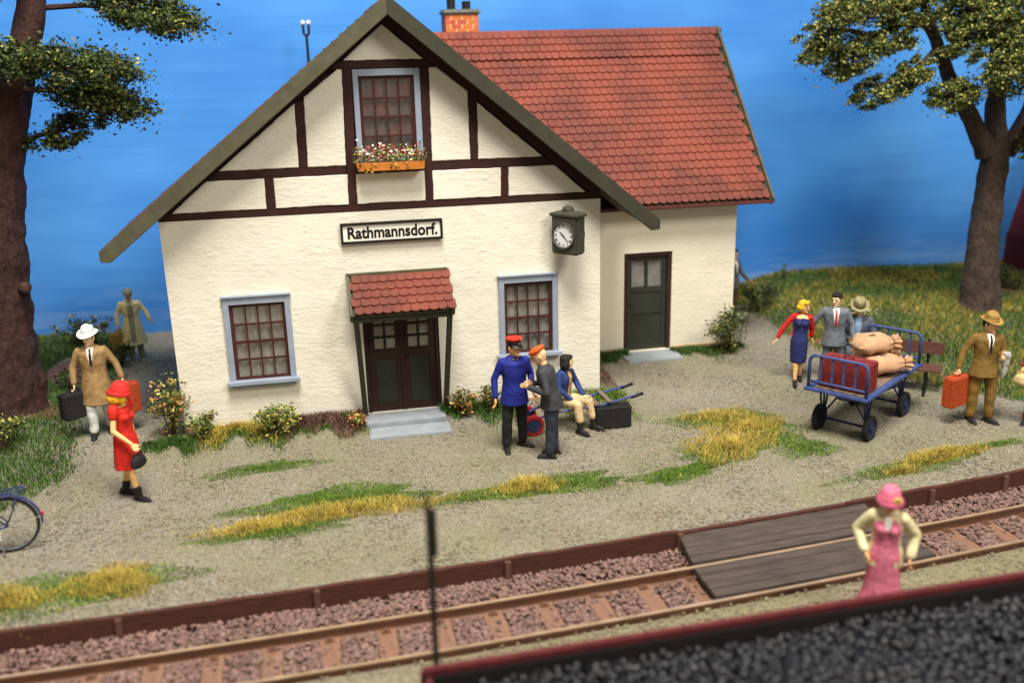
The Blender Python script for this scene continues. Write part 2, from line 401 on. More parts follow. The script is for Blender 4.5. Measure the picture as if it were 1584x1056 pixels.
for x in joints[1:-1]:
    if x in (9.05,): continue
    b = MB(); y = ye(x)-.055; b.box((x-.035, y-.05, -.42), (x+.035, y-.002, -.10)); b.build('edging_post', EDGEP, edging, bevel=.006)
# plank crossing
PLK = wood('crossing_plank_wood', srgb(94, 82, 75), srgb(54, 46, 42), 0, 2.2, .8)
def crossing(label, x0, x1, ya, yb, n, slant):
    t = thing('plank_crossing', label, 'plank crossing', ((x0+x1)/2, yr(8)+(ya+yb)/2, -.4), group='timber crossing panels over the track', world=True)
    wd = (yb-ya)/n
    for i in range(n):
        b = MB(); rs = []; dz = random.uniform(-.007, .004); o0 = ya+wd*i+.003; o1 = ya+wd*(i+1)-.003
        e0 = random.uniform(-.012, .012); e1 = random.uniform(-.02, .02)
        for x in np.linspace(x0+e0, x1+e1, 14):
            y = yr(x); rs.append([Vector((x, y+o0, -.31)), Vector((x, y+o1, -.31)), Vector((x, y+o1, -.232+dz+slant*(i+1)/n)), Vector((x, y+o0, -.232+dz+slant*i/n))])
        b.rings(rs); b.build('plank', PLK, t, bevel=.005)
crossing('dark brown plank panel between the two rails', 6.55, 9.55, -.715, -.055, 4, 0)
crossing('dark brown plank ramp between the platform and the far rail', 6.58, 9.35, .055, .60, 4, .10)

# ================================================================ COAL WAGON (foreground)
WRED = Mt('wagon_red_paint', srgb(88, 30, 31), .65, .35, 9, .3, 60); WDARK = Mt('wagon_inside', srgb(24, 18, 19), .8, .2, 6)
wg = thing('coal_wagon', 'dark red open wagon loaded with coal in the foreground', 'wagon', (6, -9.6, -.25), world=True)
wx0, wx1, wy1, wy0, wt = 2.98, 10.6, -8.58, -10.5, 1.0
rot = Matrix.Translation((wx0, wy1, 0)) @ Matrix.Rotation(.030, 4, 'Z') @ Matrix.Translation((-wx0, -wy1, 0))
def wp(name, b, m, **k): b.xform(rot); return b.build(name, m, wg, **k)
nb = 4
for i in range(nb):
    z0 = .12+i*.205; b = MB(); b.box((wx0+.055, wy1-.066, z0), (wx1-.055, wy1-.0515, z0+.2)); wp('shade_board', b, WDARK)  # added dark boards: shade inside the far wall put into their colour
    b = MB(); b.box((wx0, wy1-.05, z0), (wx1, wy1, z0+.2)); wp('side_board', b, WRED, bevel=.006)
    b = MB(); b.box((wx0, wy0, z0), (wx1, wy0+.05, z0+.2)); wp('side_board', b, WRED, bevel=.006)
    b = MB(); b.box((wx0+.002, wy0+.052, z0), (wx0+.05, wy1-.052, z0+.2)); wp('end_board', b, WRED, bevel=.006)
    b = MB(); b.box((wx1-.05, wy0+.052, z0), (wx1-.002, wy1-.052, z0+.2)); wp('end_board', b, WRED, bevel=.006)
b = MB(); b.box((wx0-.02, wy1-.05, .942), (wx1+.02, wy1+.022, 1.0)); wp('top_rail', b, WRED, bevel=.01)
b = MB(); b.box((wx0-.02, wy0-.02, .942), (wx1+.02, wy0+.07, 1.0)); wp('top_rail', b, WRED, bevel=.01)
for x in (wx0, 4.4, 5.9, 7.4, 8.9, wx1):
    for y, s in ((wy1, 1), (wy0, -1)):
        b = MB(); b.box((x-.03, min(y, y+s*.05)+.001*s, .05), (x+.03, max(y, y+s*.05)+.001*s, .94)); wp('stanchion', b, WRED, bevel=.006)
b = MB(); b.box((wx0+.05, wy0+.05, .02), (wx1-.05, wy1-.05, .11)); wp('floor', b, WDARK)
for x in (wx0+1.3, wx1-1.3):
    for y in (wy0+.55, wy1-.55):
        b = MB(); b.lathe([(.05, -.05), (.26, -.05), (.26, .02), (.29, .02), (.29, .06), (.05, .06)], Matrix.Translation((x, y, .03)) @ Matrix.Rotation(R(90), 4, 'X'), 24); wp('wheel', b, IRON)
b = MB(); 
b.tube([(wx0+.11, wy1+.05, .1), (wx0+.11, wy1+.05, 2.36)], .027, 10); b.tube([(wx0+.105, wy1+.05, 2.36), (wx0+.095, wy1+.05, 2.58)], [.024, .004], 8)
pst = wp('stake', b, IRON); pst['label'] = 'tall thin black post at the wagon corner'
b = MB(); b.box((wx0+.09, wy1+.078, 1.95), (wx0+.175, wy1+.095, 2.38)); b.xform(rot); b.build('plate', IRON, pst, bevel=.008)
COAL = Mt('coal', srgb(17, 17, 20), .42, .4, 5, spec=.5, tint=True)
n = 9000; px = rng.uniform(wx0+.1, wx1-.1, n); py = rng.uniform(wy0+.08, wy1-.09, n)
hz_ = .81+.11*np.clip(1-abs(py-(wy0+wy1)/2)/.95, 0, 1)*1.0+.05*np.sin(px*1.9)*np.cos(py*2.3)
V, T = stones(np.stack([px, py, hz_+rng.uniform(-.04, .02, n)], 1), rng.uniform(.016, .062, n)); 
V = (np.array(rot)[:3, :3] @ V.T).T+np.array(rot)[:3, 3]
co_ = fast('coal_load', V, T, COAL, wg, tint=tints(n, len(IV), .5, 1.5)); co_['kind'] = 'stuff'
b = MB(); b.box((wx0+.05, wy0+.05, .11), (wx1-.05, wy1-.05, .74)); bx = wp('coal_bed', b, Mt('coal_base', srgb(16, 16, 17), .7, .3, 9))
# ================================================================ STATION BUILDING
H = thing('station_building', 'cream half-timbered station house with red tiled wing roof', 'house', (3.5, 0, 0), world=True)
def holed(b, x0, x1, z0, z1, holes, y, depth, mi=0):
    xs = sorted({x0, x1, *[h[0] for h in holes], *[h[1] for h in holes]}); zs = sorted({z0, z1, *[h[2] for h in holes], *[h[3] for h in holes]})
    inside = lambda x, z: any(h[0] < x < h[1] and h[2] < z < h[3] for h in holes)
    for i in range(len(xs)-1):
        for j in range(len(zs)-1):
            if not inside((xs[i]+xs[i+1])/2, (zs[j]+zs[j+1])/2):
                b.add([(xs[i], y, zs[j]), (xs[i+1], y, zs[j]), (xs[i+1], y, zs[j+1]), (xs[i], y, zs[j+1])], [[0, 1, 2, 3]], mi)
    for a, c, e, f in holes:
        for p, q in (((a, e), (c, e)), ((c, e), (c, f)), ((c, f), (a, f)), ((a, f), (a, e))):
            b.add([(p[0], y, p[1]), (p[0], y+depth, p[1]), (q[0], y+depth, q[1]), (q[0], y, q[1])], [[0, 1, 2, 3]], mi)
WL = (.89, 1.755, .79, 2.06); WR = (5.33, 6.155, .86, 2.10); DR = (2.965, 4.215, .015, 1.86)
b = MB(); holed(b, 0, 7, 0, 3.425, [WL, WR, DR], 0, .2)
b.add([(7, 0, 0), (7, 5.9, 0), (7, 5.9, 3.6), (7, 0, 3.6)], [[0, 1, 2, 3]]); b.add([(0, 0, 0), (0, 2.6, 0), (0, 2.6, 3.6), (0, 0, 3.6)], [[3, 2, 1, 0]])
b.add([(0, 2.6, 0), (7, 2.6, 0), (7, 2.6, 3.5), (3.6, 2.6, 6.3), (0, 2.6, 3.5)], [[4, 3, 2, 1, 0]])
b.build('wall', STUC, H, fix=False)
# wing wall
WD = (8.07, 9.04, .05, 2.02)
b = MB(); holed(b, 7.001, 10.33, 0, 3.12, [WD], 2.0, .22)
b.add([(10.33, 2, 0), (10.33, 6.1, 0), (10.33, 6.1, 3.3), (10.33, 4.6, 6.0), (10.33, 2, 3.12)], [[0, 1, 2, 3, 4]])
b.build('wing_wall', STUCW, H, fix=False)
b = MB(); b.box((7.002, 1.965, 0), (8.05, 2.02, .10)); b.box((9.06, 1.965, 0), (10.36, 2.02, .10)); b.box((10.31, 2.022, 0), (10.36, 6.1, .10)); b.build('plinth', PLINTH, H, bevel=.008)
b = MB(); b.box((-.02, -.03, 0), (2.9, .02, .045)); b.box((4.28, -.03, 0), (7.01, .02, .045)); b.build('plinth', PLINTH, H, bevel=.006)
# timber framing of the gable
fL = lambda x: 3.545+.805*(x-.19)
fR = lambda x: 3.545+.845*(6.77-x)
b = MB(); b.prism([(.0, 3.425), (7, 3.425), (7.0, 3.62), (3.59, 6.44), (0.0, 3.62)], .1, .16); b.build('gable_backing', BEAM, H)
def beam(poly): b = MB(); b.prism(poly, -.004, .099); return b.build('beam', BEAM, H, bevel=.006)
beam([(0, 3.425), (7, 3.425), (7, 3.545), (0, 3.545)])
zq = lambda z: (.19+(z-3.545)/.805, 6.77-(z-3.545)/.845)
def hbeam(z0, z1, a=None, c=None):
    l0, r0 = zq(z0); l1, r1 = zq(z1)
    beam([(a or l0-.0, z0), (c or r0, z0), (c or r1, z1), (a or l1, z1)])
hbeam(4.015, 4.15, None, 2.885); hbeam(4.015, 4.155, 4.225, None); hbeam(5.595, 5.715)
hbeam(4.02, 4.15, 3.02, 4.10)
beam([(1.625, 3.547), (1.76, 3.547), (1.76, 4.013), (1.635, 4.013)])
beam([(5.325, 3.547), (5.445, 3.547), (5.455, 4.013), (5.335, 4.013)])
beam([(2.165, 4.152), (2.295, 4.152), (2.32, 5.16), (2.185, 5.14)])
beam([(4.85, 4.157), (4.965, 4.157), (4.98, 5.1), (4.845, 5.19)])
beam([(2.887, 3.547), (3.018, 3.547), (3.07, 5.593), (2.925, 5.593)])
beam([(4.1, 3.547), (4.222, 3.547), (4.24, 5.593), (4.105, 5.593)])
beam([(0.0, 3.547), (.16, 3.547), (3.56, 6.265), (3.56, 6.44), (0, 3.6)])
beam([(7.0, 3.547), (6.80, 3.547), (3.565, 6.265), (3.565, 6.44), (7, 3.6)])
def panel(poly):
    pts = []
    for i, p in enumerate(poly):
        q = poly[(i+1) % len(poly)]; L = math.hypot(q[0]-p[0], q[1]-p[1]); n = max(2, int(L/.09))
        for t in range(n):
            s = t/n; j = 0 if t == 0 else random.uniform(-.005, .005)
            nx, nz = -(q[1]-p[1])/L, (q[0]-p[0])/L
            pts.append((p[0]+(q[0]-p[0])*s+nx*j, p[1]+(q[1]-p[1])*s+nz*j))
    b = MB(); n = len(pts); c = (sum(p[0] for p in pts)/n, sum(p[1] for p in pts)/n)
    sh = lambda d: [(x+(c[0]-x)*d/max(.05, math.hypot(x-c[0], z-c[1])), z+(c[1]-z)*d/max(.05, math.hypot(x-c[0], z-c[1]))) for x, z in pts]
    r0 = [Vector((x, .09, z)) for x, z in pts]; r1 = [Vector((x, -.011, z)) for x, z in pts]; r2 = [Vector((x, -.021, z)) for x, z in sh(.014)]
    b.rings([r0, r1, r2]); return b.build('plaster_panel', PANEL, H)
panel([(.21, 3.548), (1.622, 3.548), (1.63, 4.01), (zq(4.01)[0], 4.01)])
panel([(1.765, 3.548), (2.884, 3.548), (2.895, 4.01), (1.765, 4.01)])
panel([(3.022, 3.548), (4.097, 3.548), (4.1, 4.015), (3.03, 4.015)])
panel([(4.226, 3.55), (5.322, 3.55), (5.332, 4.01), (4.228, 4.01)])
panel([(5.45, 3.55), (6.75, 3.55), (zq(4.01)[1], 4.01), (5.46, 4.01)])
panel([(zq(4.155)[0]+.02, 4.155), (2.16, 4.155), (2.18, 5.12)])
panel([(2.30, 4.155), (2.885, 4.155), (2.918, 5.59), (2.85, 5.595), (2.325, 5.20)])
panel([(4.23, 4.16), (4.845, 4.16), (4.838, 5.21), (4.36, 5.59), (4.246, 5.585)])
panel([(4.972, 4.16), (zq(4.16)[1]-.02, 4.16), (4.985, 5.04)])
panel([(2.95, 5.72), (4.17, 5.72), (3.56, 6.235)])
# curtain + glass
k = N('net_curtain'); k.b.inputs['Roughness'].default_value = .9
nn = k.noise(3.2, 3); sp = k.noise(95, 3, .6)
c = k.mix(k.rng(nn, .35, .65, 0, 1), srgb(160, 156, 150), srgb(188, 184, 178)); c = k.mix(k.rng(sp, .54, .68, 0, .75), c, srgb(96, 90, 84))
k.col(c); CURT = k.m
k = N('red_curtain'); k.b.inputs['Roughness'].default_value = .9
c = k.mix(k.rng(k.noise(3.0, 3), .4, .6, 0, 1), srgb(112, 104, 96), srgb(140, 88, 80)); c = k.mix(k.rng(k.noise(60, 3), .5, .66, 0, .7), c, srgb(70, 60, 56)); k.col(c); CURT2 = k.m
k = N('window_glass'); k.n.remove(k.b); tr = k.n.new('ShaderNodeBsdfTransparent'); gl = k.n.new('ShaderNodeBsdfGlossy'); gl.inputs['Roughness'].default_value = .08
fr = k.n.new('ShaderNodeFresnel'); mx = k.n.new('ShaderNodeMixShader'); tr.inputs[0].default_value = (.93, .93, .92, 1)
mx.inputs[0].default_value = .12; k.link(tr.outputs[0], mx.inputs[1]); k.link(gl.outputs[0], mx.inputs[2]); k.link(mx.outputs[0], k.n['Material Output'].inputs[0]); GLASS = k.m
def curtain(x0, x1, z0, z1, y, parent, mat, seed):
    b = MB(); nx, nz = 24, 20; vs = []
    for i in range(nx+1):
        for j in range(nz+1):
            x = x0+(x1-x0)*i/nx; z = z0+(z1-z0)*j/nz
            vs.append((x, y+.012*math.sin(i*1.6+seed+.4*math.sin(j*.5))+.012*noise.noise(Vector((x*3, z*3, seed))), z))
    b.add(vs, [[i*(nz+1)+j, (i+1)*(nz+1)+j, (i+1)*(nz+1)+j+1, i*(nz+1)+j+1] for i in range(nx) for j in range(nz)])
    b.build('curtain', mat, parent, smooth=True)
def window(inner, outer, sill, yf, yi, cols, rows, mat, seed, heavy):
    x0, x1, z0, z1 = inner; a, c, e, f = outer; t = .034
    b = MB()    # casing
    b.box((a, yf, e), (x0, yf+.06, f)); b.box((x1, yf, e), (c, yf+.06, f)); b.box((x0, yf+.001, z1), (x1, yf+.06, f))
    if not sill: b.box((x0, yf+.001, e), (x1, yf+.06, z0))
    else: b.box((x0, yf+.001, e), (x1, yf+.06, z0))
    w = b.build('window', GREYB, H, bevel=.007)
    if sill:
        b = MB(); b.box((a-.05, yf-.085, e-.045), (c+.05, yf+.07, e+.018)); b.box((a+.02, yf-.03, e-.1), (c-.02, yf+.06, e-.046)); b.build('sill', GREYB, w, bevel=.008)
        b = MB(); b.box((a-.02, yf-.03, f+.001), (c+.02, yf+.055, f+.03)); b.build('head_trim', GREYB, w, bevel=.006)
    b = MB(); sw = .05
    b.box((x0, yi-.05, z0), (x0+sw, yi, z1)); b.box((x1-sw, yi-.05, z0), (x1, yi, z1)); b.box((x0+sw, yi-.049, z1-sw), (x1-sw, yi, z1)); b.box((x0+sw, yi-.049, z0), (x1-sw, yi, z0+sw))
    b.build('sash_frame', BROWN, w, bevel=.004)
    ix0, ix1, iz0, iz1 = x0+sw, x1-sw, z0+sw, z1-sw
    for i in range(1, cols):
        x = ix0+(ix1-ix0)*i/cols; b = MB(); b.box((x-t/2*.7, yi-.04, iz0), (x+t/2*.7, yi-.008, iz1)); b.build('glazing_bar', BROWN, w, bevel=.003)
    for j in range(1, rows):
        z = iz0+(iz1-iz0)*j/rows; h = t*(.85 if j != heavy else 1.25); b = MB(); b.box((ix0, yi-.045, z-h/2), (ix1, yi-.006, z+h/2)); b.build('glazing_bar', BROWN, w, bevel=.003)
    for i in range(cols):
        for j in range(rows):
            b = MB(); b.box((ix0+(ix1-ix0)*i/cols, yi-.018, iz0+(iz1-iz0)*j/rows), (ix0+(ix1-ix0)*(i+1)/cols, yi-.015, iz0+(iz1-iz0)*(j+1)/rows)); b.build('pane', GLASS, w)
    curtain(x0, x1, z0, z1, yi+.022, w, mat, seed)
    return w
w = window(WL, (.80, 1.845, .78, 2.175), True, -.055, .045, 4, 4, CURT, 1, 2); w['label'] = 'sixteen pane window left of the porch'
w = window(WR, (5.24, 6.25, .85, 2.21), True, -.055, .045, 4, 4, CURT, 5, 2); w['label'] = 'sixteen pane window right of the porch'
w = window((3.155, 4.005, 4.24, 5.485), (3.072, 4.098, 4.152, 5.588), False, -.035, .06, 4, 4, CURT2, 9, 2); w['label'] = 'attic window above the flower box'
# ---- double door
b = MB(); x0, x1, z0, z1 = DR; yd = .05
b.box((x0, yd-.03, z0), (x0+.07, yd+.06, z1)); b.box((x1-.07, yd-.03, z0), (x1, yd+.06, z1)); b.box((x0+.07, yd-.029, z1-.07), (x1-.07, yd+.06, z1))
b.build('door_frame', DOORB, H, bevel=.005)
def leaf(a, c):
    zt = z1-.072; zb = z0+.004; st = .105
    L = MB(); L.box((a, yd, zb), (a+st, yd+.05, zt)); L.box((c-st, yd, zb), (c, yd+.05, zt)); L.box((a+st, yd+.001, zb), (c-st, yd+.05, zb+.13)); L.box((a+st, yd+.001, .93), (c-st, yd+.05, 1.1)); L.box((a+st, yd+.001, zt-.06), (c-st, yd+.05, zt))
    d = L.build('door', DOORB, H, bevel=.005)
    px0, px1, pz0, pz1 = a+st, c-st, zb+.13, .93
    b = MB(); b.box((px0, yd+.03, pz0), (px1, yd+.045, pz1)); b.build('door_panel', BLACK, d)
    # diagonal planks clipped to the panel
    wv = px1-px0; pitch_ = .068; s = 1
    kx = -12
    for kx in range(-10, 14):
        c0 = pz0+kx*pitch_; poly = []
        lo = lambda x: c0-(x-px0)*.85+.35; hi = lambda x: c0+pitch_-.008-(x-px0)*.85+.35
        pts = [(px0+.004, lo(px0)), (px1-.004, lo(px1)), (px1-.004, hi(px1)), (px0+.004, hi(px0))]
        def clip(ps, zc, keep):
            out = []
            for i in range(len(ps)):
                p, q = ps[i], ps[(i+1) % len(ps)]; ip, iq = keep(p[1]-zc), keep(q[1]-zc)
                if ip: out.append(p)
                if ip != iq: t = (zc-p[1])/(q[1]-p[1]); out.append((p[0]+(q[0]-p[0])*t, zc))
            return out
        pts = clip(pts, pz0+.003, lambda v: v >= 0)
        if len(pts) > 2: pts = clip(pts, pz1-.003, lambda v: v <= 0)
        if len(pts) > 2:
            b = MB(); b.prism(pts, yd+.014, yd+.029); b.build('door_plank', DGREEN, d)
    gz0, gz1 = 1.1, zt-.06
    b = MB(); xm = (px0+px1)/2; b.box((xm-.02, yd+.004, gz0), (xm+.02, yd+.045, gz1))
    for j in (1, 2): z = gz0+(gz1-gz0)*j/3; b.box((px0, yd+.006, z-.018), (px1, yd+.044, z+.018))
    b.build('glazing_bar', BLACK, d)
    for i in range(2):
        for j in range(3):
            b = MB(); b.box((px0+(px1-px0)*i/2, yd+.03, gz0+(gz1-gz0)*j/3), (px0+(px1-px0)*(i+1)/2, yd+.033, gz0+(gz1-gz0)*(j+1)/3)); b.build('pane', GLASS, d)
    curtain(px0, px1, gz0, gz1, yd+.09, d, CURT, a)
    return d
xm = (x0+x1)/2
leaf(x0+.072, xm-.004); d2 = leaf(xm+.004, x1-.072)
b = MB(); b.box((xm-.03, yd-.02, z0+.01), (xm+.03, yd-.001, z1-.072)); b.build('door_stile', DOORB, H, bevel=.005)
b = MB(); b.tube([(xm+.06, yd-.001, 1.0), (xm+.06, yd-.05, 1.0), (xm+.14, yd-.05, 1.0)], .011, 8); b.box((xm+.04, yd-.008, .9), (xm+.085, yd-.001, 1.06)); b.build('door_handle', IRON, d2)
b = MB(); b.box((2.9, -.47, -.16), (4.22, .0-.002, .012)); b.build('step', STEP, H, bevel=.012)
b = MB(); b.box((2.93, -.92, -.18), (4.25, -.472, -.065)); b.build('step', STEP, H, bevel=.012)
# ---- porch
pA = Vector((0, -.03, 2.38)); pB = Vector((0, -.78, 1.93)); pd = (pB-pA).normalized(); pn = Vector((0, pd.z, -pd.y)); pn = -pn if pn.z < 0 else pn
porch = bpy.data.objects.new('porch', None); C.objects.link(porch); put(porch, H)
def slab(b, x0, x1, A, Bq, n, t0, t1):
    vs = []
    for x in (x0, x1):
        for P, t in ((A, t0), (Bq, t0), (Bq, t1), (A, t1)): vs.append(Vector((x, 0, 0))+P+n*t)
    return b.add(vs, [[0, 1, 2, 3], [7, 6, 5, 4], [0, 4, 5, 1], [1, 5, 6, 2], [2, 6, 7, 3], [3, 7, 4, 0]])
b = MB(); slab(b, 2.80, 4.35, pA, pB, pn, -.05, -.005); b.build('roof_board', OLIVED, porch)
for x in (2.755, 4.352):
    b = MB(); slab(b, x, x+.045, pA, pB+pd*.03, pn, -.1, .035); b.build('barge_board', OLIVE, porch, bevel=.006)
b = MB(); b.box((2.755, -.06, 2.395), (4.397, -.003, 2.44)); b.build('ridge_board', OLIVE, porch, bevel=.006)
b = MB(); b.box((2.79, -.70, 1.79), (4.37, -.62, 1.885)); b.build('header_beam', OLIVED, porch, bevel=.006)
for x, xb in ((2.85, 2.915), (4.325, 4.265)):
    b = MB(); b.bar((x, -.655, 1.80), (xb, -.06, .0), .085, .075, (0, 1, 0)); b.build('strut', OLIVED, porch, bevel=.006)
# ---- tiles
def tile_mesh(w, L, t, nn=7):
    out = [(-w/2, 0), (w/2, 0)]
    rr = w/2; cy = L-rr*.75
    for i in range(nn): a = -math.pi*i/(nn-1); out.append((rr*math.cos(a), cy-rr*.75*math.sin(a)))
    b = MB(); n = len(out); lift = .034
    zt = lambda v: lift*v/L
    top = [Vector((u, v, zt(v)+t)) for u, v in out]; bot = [Vector((u, v, zt(v))) for u, v in out]
    ch = [Vector((u*.93, v-(L*.012 if v > L*.3 else 0), zt(v)+t)) for u, v in out]; mid = [Vector((u, v, zt(v)+t*.7)) for u, v in out]
    b.rings([bot, mid, ch]); return b
def frame(o, d, n):   # local v -> d (down the slope), normal -> n
    d = Vector(d).normalized(); n = Vector(n).normalized(); u = d.cross(n)
    m = Matrix((u, d, n)).transposed().to_4x4(); m.translation = o; return m
def place_tiles(items, mesh_b, limit, parent, jn):
    cam_p = Vector((2.45, -15.47, 5.87)); items.sort(key=lambda m: (m.translation-cam_p).length)
    me = mesh_b.mesh('tile'); bm_ = bmesh.new(); bm_.from_mesh(me); bmesh.ops.recalc_face_normals(bm_, faces=bm_.faces); bm_.to_mesh(me); bm_.free(); me.materials.append(TILE)
    for m in items[:limit]:
        o = bpy.data.objects.new('roof_tile', me); C.objects.link(o); put(o, parent); o.matrix_basis = m
    if len(items) > limit:
        bv = [Vector(p.co) for p in me.vertices]; bf = [list(p.vertices) for p in me.polygons]; b = MB()
        for m in items[limit:]: b.add([m @ p for p in bv], bf)
        o = b.build(jn, TILE, parent, fix=False); o['kind'] = 'stuff'
def jitm(m): return m @ Matrix.Rotation(random.uniform(-.02, .02), 4, 'Z') @ Matrix.Rotation(random.uniform(-.012, .012), 4, 'X')
tb = tile_mesh(.145, .235, .022)
it = []; rows = 5; rl = (pB-pA).length/rows
for r in range(rows):
    for c_ in range(11):
        x = 2.80+.07+c_*.1447+(.0 if r % 2 else .036)
        it.append(jitm(frame(pA+Vector((x, 0, 0))+pd*(rl*(r+1)-.205)+pn*.006, pd, pn)))
place_tiles(it, tb, 400, porch, 'porch_tiles')
# wing roof
wing = bpy.data.objects.new('wing_roof', None); C.objects.link(wing); put(wing, H)
rA = Vector((0, 4.63, 6.10)); rB = Vector((0, 1.62, 2.98)); rd = (rB-rA).normalized(); rn = Vector((0, rd.z, -rd.y)); rn = rn if rn.z > 0 else -rn
zmain = lambda x: 6.56-.826*(x-3.62)
b = MB(); slab(b, 4.4, 10.86, rA, rB, rn, -.12, -.012); b.build('roof_board', OLIVED, wing)
rb2 = Vector((0, 6.2, 4.46)); bd = (rb2-rA).normalized(); bn = Vector((0, -bd.z, bd.y)); bn = bn if bn.z > 0 else -bn
b = MB(); slab(b, 4.4, 10.86, rA, rb2, bn, -.12, -.003); b.build('back_roof_board', TILE, wing)
NR = 23; rl = (rB-rA).length/NR; it = []
for r in range(NR):
    c_ = 0
    while True:
        x = 10.83-.074-c_*.148-(.074 if r % 2 else 0); c_ += 1
        if x < 4.2: break
        p = rA+rd*(rl*(r+1))+Vector((x, 0, 0))
        if p.z < zmain(x)-.12: continue
        it.append(jitm(frame(p-rd*.235+rn*(.006+(.022 if r < 4 else 0)), rd, rn)))
place_tiles(it, tb, 240, wing, 'roof_tiles')
for i in range(30):
    x = 4.3+i*.222
    b = MB(); b.lathe([(.05, 0), (.062, .0), (.058, .23), (.046, .23)], Matrix.Translation((x, 4.63, 6.085)) @ Matrix.Rotation(R(90), 4, 'Y'), 12); b.build('ridge_tile', TILE, wing, smooth=True)
b = MB(); slab(b, 10.862, 10.91, rA+Vector((0, 0, .05)), rB+rd*.02, rn, -.14, .045); b.build('barge_board', OLIVE, wing, bevel=.006)
b = MB(); slab(b, 10.862, 10.91, rA+Vector((0, .03, .05)), rb2, bn, -.14, .045); b.build('barge_board', OLIVE, wing, bevel=.006)
GUT = Mt('gutter_brown', srgb(92, 50, 42), .5, .15, 5)
b = MB(); b.box((7.0, rB.y-.03, 2.905), (10.92, rB.y+.045, 2.975)); b.build('gutter', GUT, wing, bevel=.015)
b = MB(); b.box((7.02, rB.y+.05, 2.93), (10.34, 2.0, 2.955)); b.build('soffit', OLIVED, wing)
# main roof
mroof = bpy.data.objects.new('main_roof', None); C.objects.link(mroof); put(mroof, H)
ap = Vector((3.62, 0, 6.545)); lt = Vector((-.80, 0, 3.045)); rt_ = Vector((7.87, 0, 3.035))
for tip, y1 in ((lt, 2.65), (rt_, 4.8)):
    d = (tip-ap).normalized(); n = Vector((-d.z, 0, d.x)); n = n if n.z > 0 else -n
    vs = []
    for y in (-.42, y1):
        for P, t in ((ap, -.1/abs(n.z)*0), (tip, 0), (tip, -.1), (ap, -.1)): vs.append(P+n*t+Vector((0, y, 0)))
    b = MB(); b.add(vs, [[0, 1, 2, 3], [7, 6, 5, 4], [0, 4, 5, 1], [1, 5, 6, 2], [2, 6, 7, 3], [3, 7, 4, 0]]); b.build('roof_board', OLIVED, mroof)
    # barge board, mitred at the apex, cut at the eave
    s = 1 if tip is rt_ else -1
    zl = .235; foot = tip+d*.02
    poly = [(ap.x, ap.z+.095), (foot.x, foot.z+.08), (foot.x-.0*s, foot.z-.085), (foot.x-.15*s, foot.z-.095), (ap.x, ap.z-zl+.04)]
    b = MB(); b.prism(poly, -.475, -.425); b.build('barge_board', OLIVE if s < 0 else OLIVED, mroof, bevel=.01)  # one paint on both boards; lit left and shaded right put into colour
    it = []; L = (tip-ap).length; nr = int(L/.1888)
    for r in range(nr+1):
        for c_ in range(35):
            y = -.40+.074+c_*.148+(.074 if r % 2 else 0)
            p = ap+d*(min(L, .1888*(r+1)))+Vector((0, y, 0))
            if s > 0 and y > 1.7 and p.z < 2.98+1.037*(y-1.62)-.05: continue
            if y > y1-.05: continue
            it.append(jitm(frame(p-d*.235+n*.006, d, n)))
    place_tiles(it, tb, 0, mroof, 'roof_tiles')
b = MB(); b.lathe([(.05, 0), (.075, 0), (.075, 3.06), (.05, 3.06)], Matrix.Translation((3.62, -.41, 6.535)) @ Matrix.Rotation(R(-90), 4, 'X'), 12); b.build('ridge_cap', TILE, mroof, smooth=True)
# chimney
BRK = Mt('orange_brick', srgb(206, 112, 52), .7, .18, 9); BRK2 = Mt('red_brick', srgb(192, 84, 58), .7, .18, 9); MORT = Mt('mortar', srgb(222, 196, 160), .85, .1, 8)
chim = bpy.data.objects.new('chimney', None); C.objects.link(chim); put(chim, H)
cx0, cx1, cy0, cy1 = 5.19, 5.86, 4.82, 5.45
b = MB(); b.box((cx0+.008, cy0+.008, 5.2), (cx1-.008, cy1-.008, 6.50)); b.build('core', MORT, chim)
for r in range(12):
    z = 5.45+r*.0875
    for face in range(4):
        ln = (cx1-cx0) if face % 2 == 0 else (cy1-cy0); x = -(.11 if r % 2 else 0)
        while x < ln-.01:
            a, c = max(0, x)+.006, min(ln, x+.215)-.006; x += .225
            if c-a < .03: continue
            b = MB()
            if face == 0: b.box((cx0+a, cy0, z), (cx0+c, cy0+.02, z+.076))
            elif face == 2: b.box((cx0+a, cy1-.02, z), (cx0+c, cy1, z+.076))
            elif face == 1: b.box((cx1-.02, cy0+a, z), (cx1+.001, cy0+c, z+.076))
            else: b.box((cx0-.001, cy0+a, z), (cx0+.02, cy0+c, z+.076))
            b.build('brick', random.choice((BRK, BRK, BRK2)), chim)
b = MB(); b.box((cx0-.05, cy0-.05, 6.50), (cx1+.05, cy1+.05, 6.60)); b.build('cap', Mt('cap_grey', srgb(110, 114, 108), .8, .15, 6, .3, 40), chim, bevel=.035)
for x, h in ((5.35, .34), (5.66, .16)):
    b = MB(); b.lathe([(.085, 6.59), (.09, 6.60+h), (.07, 6.60+h), (.07, 6.60)], Matrix.Translation((x, 5.1, 0)), 18); b.build('chimney_pot', BLACK, chim, smooth=False)
